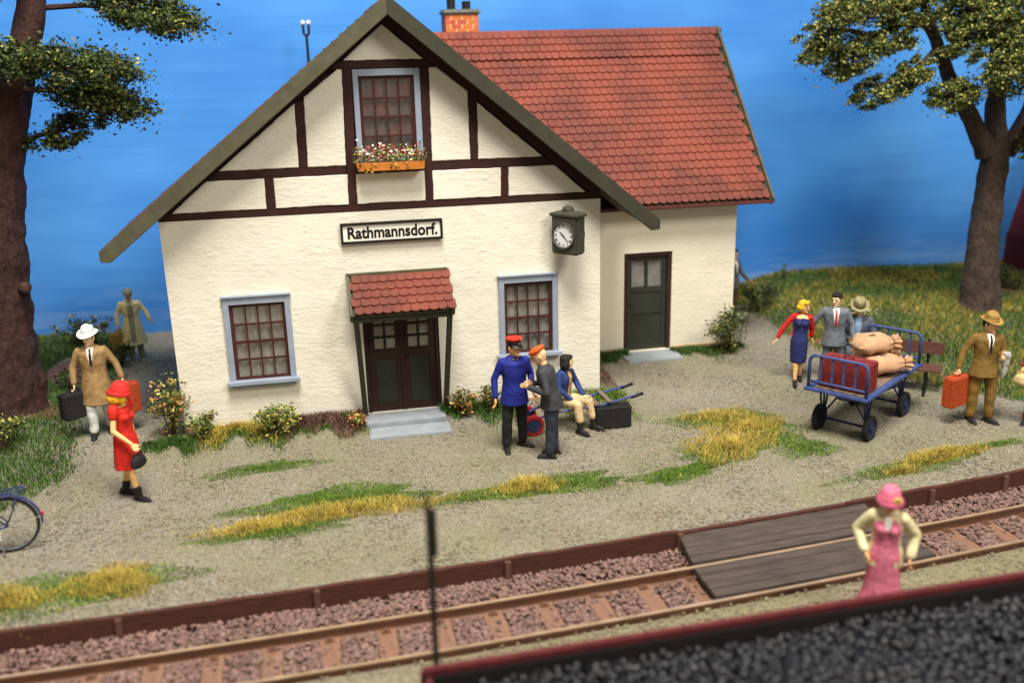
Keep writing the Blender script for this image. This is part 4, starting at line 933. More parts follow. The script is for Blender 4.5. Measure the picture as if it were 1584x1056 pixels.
tree('deciduous_tree', 'spreading grey brown tree with forked trunk at the right edge', (16.3, 2.6, zt),
    ([(16.35, 2.6, zt-.15), (16.33, 2.6, .5), (16.27, 2.6, 1.5), (16.27, 2.6, 2.6), (16.30, 2.6, 3.3), (16.33, 2.6, 3.75)], [.52, .39, .31, .28, .29, .27]),
    [([(16.1, 2.6, 3.5), (15.6, 2.55, 4.25), (15.1, 2.5, 4.85), (14.8, 2.5, 5.4), (14.5, 2.5, 5.95), (14.2, 2.5, 6.6)], [.22, .17, .15, .13, .10, .07]),
     ([(16.3, 2.6, 3.6), (16.2, 2.65, 4.4), (16.2, 2.7, 5.3), (16.0, 2.7, 6.4), (15.8, 2.7, 7.4)], [.22, .19, .17, .14, .11]),
     ([(16.5, 2.55, 3.5), (16.85, 2.5, 4.2), (17.1, 2.45, 5.2), (17.3, 2.4, 6.4)], [.2, .17, .15, .12]),
     ([(14.55, 2.5, 5.85), (14.2, 2.4, 6.1), (13.6, 2.3, 6.08), (13.0, 2.3, 5.85), (12.5, 2.3, 5.5)], [.1, .07, .055, .04, .02]),
     ([(14.65, 2.5, 5.65), (14.2, 2.3, 5.35), (13.6, 2.2, 5.05), (13.0, 2.1, 4.85)], [.07, .055, .04, .02])],
    [((12.75, 2.3, 5.55), (.62, .5, .34), 2000, 0, .35, (13.6, 2.3, 6.05)), ((12.15, 2.3, 6.0), (.6, .5, .36), 1700, 0, .35, (13.1, 2.3, 5.9)), ((11.85, 2.3, 5.6), (.35, .35, .2), 500, 0, .4, (12.5, 2.3, 5.6)), ((13.0, 2.4, 6.45), (.9, .6, .3), 2300, 0, .1, (14.3, 2.5, 6.2)), ((13.5, 2.2, 5.75), (.45, .4, .2), 700, 0, .2, (14.0, 2.35, 6.08)),
     ((13.1, 2.1, 4.82), (.42, .4, .26), 1000, 0, .3, (13.7, 2.2, 5.1)), ((13.85, 2.1, 5.12), (.5, .4, .26), 1300, 0, .32, (14.4, 2.3, 5.4)), ((14.75, 2.0, 4.75), (.6, .4, .25), 1500, 0, .1, (14.9, 2.4, 5.1)),
     ((14.9, 1.9, 5.7), (.5, .45, .3), 1100, 0, .1, (14.75, 2.5, 5.6)), ((13.75, 2.3, 6.3), (.6, .5, .26), 1300, 0, .1, (14.2, 2.4, 6.15)), ((15.4, 1.8, 6.1), (.6, .5, .34), 1500, 0, .1, (16.0, 2.6, 6.0)), ((15.75, 1.4, 5.3), (.85, .55, .42), 3400, 0, .12, (16.1, 2.5, 5.2)), ((15.2, 2.2, 6.35), (.9, .6, .4), 2800, 0, .1, (14.8, 2.5, 6.0)),
     ((16.3, 1.6, 5.9), (.8, .55, .4), 2600, 0, .1, (16.1, 2.6, 5.9)), ((16.75, 1.7, 3.75), (.45, .4, .42), 1300, 0, 0, (16.7, 2.5, 4.1)), ((14.3, 2.6, 6.8), (.9, .6, .3), 1800, 0, 0, (14.3, 2.5, 6.5)),
     ((17.3, 2.2, 5.9), (.7, .6, .5), 1800, 0, 0, (17.2, 2.4, 5.8)), ((16.2, 2.2, 6.9), (1.2, .7, .3), 1800, 0, 0, (15.9, 2.7, 7.0))],
    BARKR, [(.38, LT1, .7, 1.3), (.32, LT2, .55, 1.1), (.30, LT3, .6, 1.3)], .062)
# ---- flower box on the facade
fb = thing('flower_box', 'orange brown window box full of red and white flowers', 'flower box', (3.56, -.03, 4.06), world=True)
BOXW = wood('orange_box_wood', srgb(208, 130, 52), srgb(172, 98, 36), 0, 2.5)
b = MB(); b.prism([(3.035, 4.20), (4.095, 4.20), (4.075, 4.075), (3.055, 4.075)], -.27, -.038); b.build('trough', BOXW, fb, bevel=.006)
b = MB(); b.box((3.06, -.25, 4.195), (4.07, -.06, 4.207)); b.build('soil', SOIL, fb)
n = 620; P = np.stack([rng.uniform(3.0, 4.13, n), rng.normal(-.17, .055, n), 4.2+np.abs(rng.normal(.08, .07, n))], 1)
foliage('foliage', P, .048*rng.uniform(.6, 1.3, n), [(.62, LG, .5, 1.2), (.38, LY, .5, 1.0)], fb)
n = 240; P = np.stack([rng.uniform(3.03, 4.1, n), rng.normal(-.19, .05, n), 4.24+np.abs(rng.normal(.1, .06, n))], 1)
foliage('flowers', P, .05*rng.uniform(.7, 1.3, n), [(.45, LW, .8, 1.0), (.35, LRR, .8, 1.2), (.2, LP, .8, 1.1)], fb)
n = 60; P = np.stack([rng.uniform(3.05, 4.1, n), rng.normal(-.28, .012, n), rng.uniform(4.05, 4.2, n)], 1)
foliage('trailing_leaves', P[:26], .05*rng.uniform(.7, 1.3, 26), [(.6, LG, .6, 1.2), (.4, LY, .7, 1.1)], fb)
# ---- street lamp behind the house
sl_ = thing('street_lamp', 'slim dark lamp post with two white globes behind the house', 'lamp', (2.44, 5.65, 0), world=False)
zt = 6.42
b = MB(); b.lathe([(.09, 0), (.09, .3), (.035, .36), (.028, 6.2)], None, 12); b.build('pole', IRON, sl_)
b = MB(); b.tube([(0, 0, 6.15), (-.055, 0, 6.22), (-.055, 0, 6.38)], .026, 8); b.tube([(0, 0, 6.15), (.055, 0, 6.22), (.055, 0, 6.38)], .026, 8); b.build('bracket', IRON, sl_)
for x in (-.055, .055):
    b = MB(); b.ell((x, 0, 6.42), (.045, .045, .05)); b.build('globe', Mt('milk_glass', srgb(235, 235, 230), .3, .02), sl_, smooth=True)
# ---- red hut at the right edge
ht = thing('red_hut', 'dark red wooden hut with pale window at the right edge', 'hut', (19.6, 4.6, 0), world=True)
HR = wood('hut_red_paint', srgb(112, 34, 36), srgb(80, 24, 28), 2, 2.5)
hz0 = g1(19, 4.6)-.1
for i in range(8):
    z0_ = hz0+i*.13; b = MB(); b.box((19.17, 4.0, z0_), (20.6, 5.6, z0_+.125)); b.build('plank', HR, ht, bevel=.008)
zb = hz0+8*.13
b = MB(); b.prism([(19.19, zb+.002), (20.6, zb+.002), (20.6, zb+1.9), (19.67, zb+1.9)], 4.03, 5.57); b.build('upper_wall', HR, ht)
b = MB(); b.prism([(19.17, zb+.004), (19.27, zb+.004), (19.75, zb+1.9), (19.65, zb+1.9)], 3.99, 4.028); b.build('corner_post', IRON, ht)
b = MB(); b.prism([(19.35, zb+.12), (20.07, zb+.12), (20.07, zb+1.2), (19.62, zb+1.2)], 4.005, 4.028); b.build('window', Mt('hut_window', srgb(214, 214, 208), .3, .05), ht)
b = MB(); b.prism([(19.62, zb+1.9), (20.8, zb+1.9), (20.8, zb+2.05), (19.77, zb+2.05)], 3.8, 5.8); b.build('roof', IRON, ht)
# ================================================================ PEOPLE
def paint(name, r, g, b_, rough=.55, var=.1): return Mt(name, srgb(r, g, b_), rough+.12, var+.12, 13, .35, 13, .03, spec=.25)
EYE = Mt('eye_dark', srgb(50, 36, 28), .5, .05); LIP = Mt('lip', srgb(176, 92, 72), .5, .05)
HAIRB = paint('black_hair', 36, 32, 30); HAIRY = paint('blonde_hair', 236, 178, 40); SHOE = paint('black_shoe', 36, 34, 34, .45)
SHIRT = paint('white_shirt', 236, 230, 216)
V3 = Vector
def figure(name, label, loc, rotz, height, skin, female=False, hip=(0, 0, .93), lean=0, twist=0, side=0, head=(0, 0), hs=1.1, kA=(-.1, -.02, .5), kB=(.1, -.02, .5), fA=(-.105, .02, .085), fB=(.105, .02, .085),
           tA=(-.04, -1, 0), tB=(.04, -1, 0), eA=(-.27, .03, 1.15), wA=(-.29, -.05, .9), eB=(.27, .03, 1.15), wB=(.29, -.05, .9), hA=None, hB=None, curl=.6, wear=(), group='model people on the station forecourt'):
    t = thing(name, label, 'person', loc, R(rotz), group); s = height/1.76; t.scale = (s, s, s)
    hip = V3(hip); TR = Matrix.Translation(hip) @ Matrix.Rotation(R(twist), 4, 'Z') @ Matrix.Rotation(R(lean), 4, 'X') @ Matrix.Rotation(R(side), 4, 'Y') @ Matrix.Translation((0, 0, -.93))
    TL = Matrix.Translation(hip) @ Matrix.Rotation(R(twist*.6), 4, 'Z') @ Matrix.Translation((0, 0, -.93))
    def TT(p): p = V3(p); return (TR @ p) if p.z >= .93 else (TL @ p)
    f = dict(t=t, TT=TT, TR=TR, female=female)
    sw = .15 if female else .172
    SA, SB = TR @ V3((-sw, 0, 1.42)), TR @ V3((sw, 0, 1.42)); HA, HB = TL @ V3((-.088, 0, .92)), TL @ V3((.088, 0, .92))
    nk = TR @ V3((0, .012, 1.46)); hc = TR @ V3((0, -.022, 1.612))
    HM = Matrix.Translation(hc) @ Matrix.Rotation(R(head[0]), 4, 'Z') @ Matrix.Rotation(R(head[1]), 4, 'X') @ Matrix.Diagonal((hs, hs, hs, 1)); f['HM'] = HM
    J = {k_: V3(v) for k_, v in dict(kA=kA, kB=kB, fA=fA, fB=fB, eA=eA, wA=wA, eB=eB, wB=wB).items()}; J.update(SA=SA, SB=SB, HA=HA, HB=HB); f['J'] = J
    f['rings'] = [(.86, .155, .115), (.93, .165, .12), (1.05, .125, .095), (1.15, .13, .10), (1.28, .15, .115), (1.38, .15, .105), (1.435, .10, .072), (1.475, .052, .052)] if female else \
                 [(.86, .155, .115), (.93, .16, .12), (1.05, .15, .112), (1.15, .158, .115), (1.28, .18, .125), (1.38, .182, .115), (1.44, .112, .075), (1.475, .056, .056)]
    def ring(z, rx, ry, n=20): return [TT((rx*math.cos(2*math.pi*i/n), ry*math.sin(2*math.pi*i/n), z)) for i in range(n)]
    f['ring'] = ring
    b = MB(); b.rings([ring(*q) for q in f['rings']])
    hm = lambda p: HM @ V3(p)
    b.ell(HM.translation, (.076, .094, .108), HM.to_3x3()); b.ell(hm((0, -.022, -.055)), (.056, .066, .066), HM.to_3x3()); b.ell(hm((0, .03, .02)), (.077, .075, .085), HM.to_3x3())
    b.capsule(hm((0, -.088, .012)), hm((0, -.108, -.02)), .010, .016, 8); b.ell(hm((0, -.078, -.098)), (.024, .02, .018), HM.to_3x3(), 10, 6); b.ell(hm((0, -.08, .03)), (.05, .018, .012), HM.to_3x3(), 10, 6)
    for sx in (-1, 1): b.ell(hm((sx*.076, .008, -.005)), (.012, .02, .032), HM.to_3x3(), 8, 6)
    b.capsule(nk, hm((0, .01, -.06)), .052 if female else .058, .048 if female else .054)
    for S_, E_, W_ in ((SA, J['eA'], J['wA']), (SB, J['eB'], J['wB'])): b.capsule(S_+(E_-S_)*.12+V3((0, 0, -.012)), E_, .043, .039); b.capsule(E_, W_, .039, .027)
    for H_, K_, F_ in ((HA, J['kA'], J['fA']), (HB, J['kB'], J['fB'])): b.capsule(H_, K_, .085, .056); b.capsule(K_, (K_+F_)/2+V3((0, .012, .03)), .056, .052); b.capsule((K_+F_)/2+V3((0, .012, .03)), F_, .052, .036)
    for F_, T_ in ((J['fA'], tA), (J['fB'], tB)): d = V3(T_).normalized(); b.capsule(F_+V3((0, 0, -.045))-d*.03, F_+V3((0, 0, -.055))+d*.13, .035, .026)
    for W_, E_, hd, sx in ((J['wA'], J['eA'], hA, -1), (J['wB'], J['eB'], hB, 1)):
        d = V3(hd[0]).normalized() if hd else (W_-E_).normalized(); th = V3(hd[1]).normalized() if hd else V3((0, -1, 0)); th = (th-d*th.dot(d)).normalized(); pn_ = d.cross(th)*sx
        pal = MB(); m3 = Matrix((th, d, pn_)).transposed()
        b.ell(W_+d*.045, (.038, .052, .018), m3, 12, 8); cu = hd[2] if hd and len(hd) > 2 else curl
        for i, (o, L) in enumerate(((.03, .07), (.01, .078), (-.01, .072), (-.03, .058))):
            p0 = W_+d*.085+th*o; d1 = (d*math.cos(cu*.6)+pn_*math.sin(cu*.6)*-1); d2 = (d*math.cos(cu*1.6)-pn_*math.sin(cu*1.6))
            p1 = p0+d1*L*.5; b.capsule(p0-d*.02, p1, .0105, .0098, 7); b.capsule(p1, p1+d2*L*.5, .0098, .0085, 7)
        p0 = W_+d*.03+th*.032; p1 = p0+(th*.7+d*.75).normalized()*.04; b.capsule(W_+d*.02+th*.02, p1, .013, .011, 7); b.capsule(p1, p1+(d*.9+th*.1-pn_*.35).normalized()*.03, .011, .009, 7)
    me = remesh(b, .0085, 2, .45); body = obj('body', me, skin, t)
    for sx in (-1, 1):
        e = MB(); e.ell(hm((sx*.03, -.090, .008)), (.012, .007, .006), HM.to_3x3(), 8, 6); e.build('eye', EYE, t, smooth=True)
    e = MB()
    for sx in (-1, 1): e.capsule(hm((sx*.014, -.093, .03)), hm((sx*.046, -.083, .03)), .006, .004, 6)
    e.build('eyebrows', EYE, t, smooth=True)
    e = MB(); e.ell(hm((0, -.091, -.058)), (.022, .008, .006), HM.to_3x3(), 8, 6); e.build('mouth', LIP, t, smooth=True)
    for wfn in wear: wfn(f)
    return t
def part(f, b, name, mat, vox=.012, sm=3, rough=0, rs=7):
    me = remesh(b, vox, sm, .5)
    if rough: rough_mesh(me, rough, rs)
    o = obj(name, me, mat, f['t']); f[name] = o; f['bvh_'+name] = BVHTree.FromPolygons([v.co for v in me.vertices], [p.vertices for p in me.polygons]); return o
def jacket(mat, hem=.80, flare=.02, name='jacket', inf=.026, sleeve=1.0, thick=.0, open_=0):
    def fn(f):
        b = MB(); rr = [(z, rx+inf, ry+inf) for z, rx, ry in f['rings'] if z > .93]
        rr = rr[:-2]+[(1.425, .155 if f['female'] else .178, .098), (1.455, .115 if f['female'] else .125, .085), (1.485, .075, .072)]
        low = []; n = 5
        for i in range(n): z = hem+(.97-hem)*i/n; low.append((z, .168+inf+thick+flare*(1-i/n), .125+inf+thick+flare*(1-i/n)))
        b.rings([[p_+(f['TR'].to_3x3() @ V3((0, open_*(1 if q[0] < 1.43 else .4), 0))) for p_ in f['ring'](*q)] for q in low+[(q[0], q[1]+thick, q[2]+thick) for q in rr]])
        J = f['J']
        for s in 'AB':
            S_, E_, W_ = J['S'+s], J['e'+s], J['w'+s]; W2 = E_+(W_-E_)*sleeve
            b.ell(S_+(E_-S_)*.06+V3((0, 0, -.012)), (.066+thick,)*3); b.capsule(S_+(E_-S_)*.08, E_, .062+thick, .055+thick); 
            if sleeve > 0: b.capsule(E_, W2-(W2-E_).normalized()*.02, .056+thick, .046+thick)
        part(f, b, name, mat, .011, 6, .010, 7)
    return fn
def trousers(mat, cuff=.085, w=1.0, name='trousers'):
    def fn(f):
        b = MB(); J = f['J']; b.ell(f['TT']((0, 0, .9)), (.165, .13, .12))
        for s in 'AB':
            H_, K_, F_ = J['H'+s], J['k'+s], J['f'+s]; b.capsule(H_, K_, .105*w, .082*w); d = (F_-K_).normalized(); b.capsule(K_, F_-d*cuff*.5, .080*w, .072*w)
            x = d.orthogonal()
        part(f, b, name, mat, .011, 3, .011, 7)
    return fn
def shoes(mat=SHOE, boot=0, tA=(-.04, -1, 0), tB=(.04, -1, 0)):
    def fn(f):
        for s, T_ in (('A', tA), ('B', tB)):
            F_ = f['J']['f'+s]; d = V3(T_).normalized(); x = d.cross(V3((0, 0, 1))); b = MB()
            b.capsule(F_+V3((0, 0, -.04))-d*.045, F_+V3((0, 0, -.05))+d*.09, .046, .042); b.capsule(F_+V3((0, 0, -.052))+d*.07, F_+V3((0, 0, -.055))+d*.15, .043, .034)
            b.rings([[F_+V3((0, 0, zz))+d*(a*.155+.045)+x*c*(.048 if a > -.5 else .04) for a, c in ((-1, -.7), (-.3, -.85), (.5, -1), (1, -.55), (1, .55), (.5, 1), (-.3, .85), (-1, .7))] for zz in (-.088, -.062)])
            if boot: K_ = f['J']['k'+s]; b.capsule(F_+V3((0, 0, -.02)), F_+(K_-F_).normalized()*boot, .052, .06)
            part(f, b, 'shoe', mat, .008, 2)
    return fn
def skirt(mat, rings, name='dress', wav=0, waves=9, arms=None):
    # rings: list of (z, rx, ry)
    def fn(f):
        b = MB(); n = 48; rs = []
        for i, (z, rx, ry) in enumerate(rings):
            a = wav*max(0, (rings[-1][0]-z))/(rings[-1][0]-rings[0][0]) if wav else 0
            rs.append([f['TT']((rx*(1+a*math.sin(waves*2*math.pi*k/n))*math.cos(2*math.pi*k/n), ry*(1+a*math.sin(waves*2*math.pi*k/n))*math.sin(2*math.pi*k/n), z)) for k in range(n)])
        b.rings(rs)
        if f['female']:
            for sx in (-1, 1): b.ell(f['TR'] @ V3((sx*.062, -.105, 1.27)), (.06, .055, .06))
        J = f['J']
        if arms:
            for s in 'AB': S_, E_ = J['S'+s], J['e'+s]; b.ell(S_+(E_-S_)*.12, (arms,)*3); b.capsule(S_, S_+(E_-S_)*.3, arms*.95, arms*.85)
        part(f, b, name, mat, .011, 3, .005, 8)
    return fn
def decal(f, on, poly, mat, name, off=.004, th=.006, frm='TR'):
    bvh = f['bvh_'+on]; M_ = f[frm]; bm_ = bmesh.new(); vs = [bm_.verts.new((x, -1, z)) for x, z in poly]; bm_.faces.new(vs)
    bmesh.ops.triangulate(bm_, faces=bm_.faces); bmesh.ops.subdivide_edges(bm_, edges=bm_.edges[:], cuts=9, use_grid_fill=True)
    d = (M_.to_3x3() @ V3((0, 1, 0))).normalized()
    for v in bm_.verts:
        o = M_ @ v.co; h = bvh.ray_cast(o, d)
        v.co = (h[0]-d*off) if h[0] is not None else o+d*.87
    bmesh.ops.recalc_face_normals(bm_, faces=bm_.faces); me = bpy.data.meshes.new(name); bm_.to_mesh(me); bm_.free()
    o = obj(name, me, mat, f['t']); sd = o.modifiers.new('s', 'SOLIDIFY'); sd.thickness = th; sd.offset = 0; return o
def suitfront(on, tie, lap, shirt=SHIRT, low=1.13, w=.055):
    def fn(f):
        decal(f, on, [(-w, 1.462), (0, 1.475), (w, 1.462), (w*.75, 1.32), (0.0, low), (-w*.75, 1.32)], shirt, 'shirt', .003)
        if tie: decal(f, on, [(-.013, 1.44), (.013, 1.44), (.010, 1.41), (.02, low+.08), (0, low+.03), (-.02, low+.08), (-.010, 1.41)], tie, 'tie', .008)
        for s in (-1, 1): decal(f, on, [(s*w, 1.458), (s*(w+.03), 1.40), (s*(w+.038), 1.34), (s*(w+.008), 1.315), (s*.004, low-.02), (s*.001, low), (s*w*.72, 1.32)], lap, 'lapel', .007, .008)
        for z in (low-.06, low-.16): b = MB(); o = f['TR'] @ V3((0, -1, z)); d = (f['TR'].to_3x3() @ V3((0, 1, 0))); h = f['bvh_'+on].ray_cast(o, d); b.ell(h[0] or o, (.009, .006, .009)); b.build('button', lap, f['t'], smooth=True)
        for s in (-1, 1): decal(f, on, [(s*.06, .98), (s*.135, .995), (s*.135, .96), (s*.06, .945)], lap, 'pocket_flap', .004, .008)
    return fn
def hatted(kind, mat, band=None, tilt=(0, 0), z=.052, hair=HAIRB, extra=None):
    def fn(f):
        HM = f['HM']; m = HM @ Matrix.Translation((0, .0, z)) @ Matrix.Rotation(R(tilt[0]), 4, 'X') @ Matrix.Rotation(R(tilt[1]), 4, 'Y'); t = f['t']
        if kind == 'fedora':
            b = MB(); rs = []; n = 40
            for (r, dz) in ((.085, 0), (.112, -.006), (.14, -.004), (.149, .004), (.14, .01), (.112, .006), (.088, .012)):
                rs.append([m @ V3((r*.92*math.cos(a), r*1.08*math.sin(a), dz+.03*(r/.165)**2*abs(math.cos(a))**2*(1 if r > .1 else 0)-.012*(r/.165)**2*max(0, -math.sin(a)))) for a in [2*math.pi*k/n for k in range(n)]])
            b.rings(rs, closed=False)
            h = b.build('hat', mat, t, smooth=True)
            b = MB(); rs = []
            for i, (r, dz) in enumerate(((.089, .002), (.09, .03), (.086, .075), (.078, .105), (.062, .118), (.03, .116))):
                rs.append([m @ V3((r*.95*math.cos(a)*(1-.22*(i/5)*max(0, -math.sin(a))), r*1.12*math.sin(a), dz-(.03*(1-min(1, abs(math.cos(a))*1.7)) if i >= 3 else 0)*(1.0 if i > 3 else .5)+(.006 if math.sin(a) > 0 else 0)*(i > 2))) for a in [2*math.pi*k/n for k in range(n)]])
            b.rings(rs); b.build('hat_crown', mat, h, smooth=True)
            if band: b = MB(); b.lathe([(.0905, .004), (.0935, .006), (.0925, .034), (.089, .036)], m, 32, sx=.96, sy=1.13); b.build('hat_band', band, h, smooth=True)
        elif kind == 'cap':
            b = MB(); b.lathe([(.086, -.004), (.091, 0), (.091, .045), (.086, .048)], m, 32, sx=.95, sy=1.1); h = b.build('hat', band, t, smooth=True)
            m2 = m @ Matrix.Translation((0, 0, .045)) @ Matrix.Rotation(R(-9), 4, 'X'); b = MB(); b.lathe([(.088, -.004), (.098, .01), (.112, .03), (.112, .038), (.095, .047), (.045, .053)], m2, 36, sx=.98, sy=1.1); b.build('hat_crown', mat, h, smooth=True)
            b = MB(); n = 14; rs = []
            for k in range(n+1):
                a = math.pi+math.pi*(.14+.72*k/n); o_ = V3((.088*.95*math.cos(a), .088*1.1*math.sin(a), .004)); e_ = V3((.128*math.cos(a)*.8, .15*math.sin(a), -.028))
                rs.append([m @ o_, m @ e_, m @ (e_+V3((0, 0, -.007))), m @ (o_+V3((0, 0, -.008)))])
            b.rings(rs); b.build('visor', BLACK, h, smooth=False)
            b = MB(); b.ell(m @ V3((0, -.099, .026)), (.011, .007, .011)); b.ell(m2 @ V3((0, -.13, .03)), (.011, .008, .013)); b.build('badge', paint('gold', 206, 160, 60, .35), h, smooth=True)
        elif kind == 'beret':
            b = MB(); b.ell(m @ V3((.0, .0, .03)), (.115, .125, .045), m.to_3x3()); b.ell(m @ V3((0, -.02, .005)), (.084, .1, .035), m.to_3x3()); part(f, b, 'hat', mat, .009, 3)
        elif kind == 'flat':
            b = MB(); b.ell(m @ V3((0, .0, .02)), (.095, .12, .05), m.to_3x3()); b.ell(m @ V3((0, -.1, .0)), (.065, .05, .012), m.to_3x3()); part(f, b, 'hat', mat, .009, 3)
        elif kind == 'cloche':
            b = MB(); b.lathe([(.148, -.062), (.156, -.056), (.122, -.022), (.108, .02), (.096, .07), (.066, .103), (.02, .116)], m, 32, sx=.95, sy=1.06); h = b.build('hat', mat, t, smooth=True)
            b = MB(); b.lathe([(.116, -.014), (.119, -.01), (.113, .014), (.106, .018)], m, 32, sx=.95, sy=1.06); b.build('hat_band', band or mat, h, smooth=True)
            if extra:
                b = MB()
                for a in range(6): b.ell(m @ V3((.055+.026*math.cos(a*1.05), -.112, .012+.026*math.sin(a*1.05))), (.021, .014, .021), None, 8, 6)
                b.build('hat_flower', extra, h, smooth=True)
        if hair:
            b = MB(); b.ell(HM @ V3((0, .022, .012)), (.082, .085, .085), HM.to_3x3()); b.ell(HM @ V3((0, .05, -.03)), (.068, .05, .05), HM.to_3x3())
            for sx in (-1, 1): b.capsule(HM @ V3((sx*.074, -.02, .03)), HM @ V3((sx*.072, -.022, -.012)), .012, .008)
            part(f, b, 'hair', hair, .010, 2)
    return fn
def hairdo(mat, kind):
    def fn(f):
        HM = f['HM']; b = MB(); h3 = HM.to_3x3()
        b.ell(HM @ V3((0, .02, .035)), (.087, .095, .09), h3); b.ell(HM @ V3((0, -.05, .085)), (.062, .045, .034), h3)
        if kind == 'bob':
            for sx in (-1, 1): b.ell(HM @ V3((sx*.072, .012, -.035)), (.028, .06, .075), h3)
            b.ell(HM @ V3((0, .055, -.05)), (.08, .05, .07), h3)
        elif kind == 'wave':
            for i in range(9):
                a = R(-20+i*27.5); b.ell(HM @ V3((.082*math.cos(a), .03+.075*math.sin(a)*.9, -.02)), (.036, .036, .042), h3)
            b.ell(HM @ V3((-.03, -.06, .09)), (.05, .04, .03), h3); b.ell(HM @ V3((.035, -.05, .095)), (.045, .04, .03), h3)
        else:
            b.ell(HM @ V3((0, .055, -.025)), (.07, .045, .055), h3)
            for sx in (-1, 1): b.capsule(HM @ V3((sx*.076, -.02, .03)), HM @ V3((sx*.074, -.02, -.02)), .014, .009)
        me = part(f, b, 'hair', mat, .009, 2, .006, 30)
    return fn
def scarf_hair(mat):
    def fn(f):
        HM = f['HM']; b = MB(); h3 = HM.to_3x3()
        for i in range(9): a = R(10+i*20); b.ell(HM @ V3((.098*math.cos(a), .03+.095*math.sin(a), -.05)), (.042, .042, .062), h3)
        for sx in (-1, 1): b.ell(HM @ V3((sx*.092, -.03, -.05)), (.034, .05, .062), h3)
        part(f, b, 'hair', mat, .009, 2, .006, 30)
    return fn

def at(x, y): return (x, y, g1(x, y))
# --- officer
BLUEU = paint('uniform_blue', 34, 42, 128); BLK = paint('black_cloth', 34, 33, 36); REDC = paint('cap_red', 206, 50, 38); ORB = paint('beret_orange', 216, 92, 38)
def officer_bits(f):
    decal(f, 'tunic', [(-.045, 1.475), (-.012, 1.455), (.012, 1.455), (.045, 1.475), (.05, 1.44), (0, 1.425), (-.05, 1.44)], BLK, 'collar', .004)
    for z in (1.36, 1.26, 1.16, 1.06, .96): h = f['bvh_tunic'].ray_cast(f['TR'] @ V3((.0, -1, z)), f['TR'].to_3x3() @ V3((0, 1, 0))); b = MB(); b.ell(h[0], (.01, .006, .01)); b.build('button', BLUEU, f['t'], smooth=True)
    for sx in (-1, 1): h = f['bvh_tunic'].ray_cast(f['TR'] @ V3((sx*.03, -1, 1.45)), f['TR'].to_3x3() @ V3((0, 1, 0))); b = MB(); b.ell(h[0]+V3((0, -.008, 0)), (.01, .006, .007)); b.build('collar_badge', paint('gold_tab', 206, 160, 60, .35), f['t'], smooth=True)
    for sx in (-1, 1): decal(f, 'tunic', [(sx*.05, .96), (sx*.14, .985), (sx*.14, .94), (sx*.05, .915)], BLUEU, 'pocket_flap', .005, .012)
figure('person', 'station officer in blue tunic and red cap standing before the right window', at(5.12, -1.8), 4, 1.80, SKIN2, head=(30, 2), kA=(-.13, -.03, .5), fA=(-.15, -.03, .085), kB=(.11, .0, .5), fB=(.13, .06, .085),
    eA=(-.29, .05, 1.13), wA=(-.31, -.04, .86), eB=(.27, .06, 1.14), wB=(.24, -.16, .98),
    wear=(trousers(BLK), shoes(SHOE, 0, (-.1, -1, 0), (.75, -.65, 0)), jacket(BLUEU, .74, .03, 'tunic'), officer_bits, hatted('cap', REDC, BLK, (3, 0), .052)), tA=(-.1, -1, 0), tB=(.75, -.65, 0))
# --- man in orange beret, back to the camera
CHAR = paint('charcoal_cloth', 62, 62, 66); NVT = paint('dark_blue_grey_cloth', 52, 57, 68)
figure('person', 'man in charcoal suit and orange beret with his back turned, talking to the officer', at(5.60, -2.22), -112, 1.76, SKIN, lean=13, head=(6, 24), kA=(-.09, .0, .5), fA=(-.09, .02, .085), kB=(.09, .0, .5), fB=(.1, -.02, .085),
    eA=(-.27, -.02, 1.10), wA=(-.14, -.30, 1.10), eB=(.27, -.02, 1.10), wB=(.12, -.32, 1.13), hA=((.55, -.8, .1), (0, 0, 1), .9), hB=((-.55, -.8, .1), (0, 0, 1), .9),
    wear=(trousers(NVT, .06, 1.05), shoes(), jacket(CHAR, .80, .03), hatted('beret', ORB, None, (8, -6), .062, None),
          lambda f: decal(f, 'jacket', [(-.004, 1.2), (.004, 1.2), (.004, .83), (-.004, .83)], BLK, 'seam', .002, .003)))
# --- red dress woman
REDD = paint('dress_red', 206, 44, 30); HRED = paint('hat_red', 214, 46, 44); SKINW = paint('light_skin_paint', 240, 190, 128, .5, .05)
figure('person', 'woman in red dress and red hat walking with a black handbag', at(-.47, -2.15), 62, 1.70, SKINW, True, head=(38, 8), kA=(-.09, -.10, .5), fA=(-.07, -.16, .085), kB=(.08, .03, .5), fB=(.07, .18, .10),
    eA=(-.25, -.03, 1.13), wA=(-.17, -.24, .93), eB=(.22, .06, 1.14), wB=(.2, .0, .92), hA=((.1, -.6, -.8), (.6, -.4, 0), .9),
    wear=(shoes(SHOE, .10), skirt(REDD, [(.50, .21, .19), (.56, .205, .18), (.7, .20, .165), (.86, .19, .155), (.95, .18, .145), (1.05, .145, .12), (1.15, .15, .12), (1.28, .17, .13), (1.38, .165, .12), (1.42, .12, .09), (1.44, .08, .07)], 'dress', .04, 7, .085), scarf_hair(HAIRY), hatted('cloche', HRED, REDD, (6, 0), .06, None)))
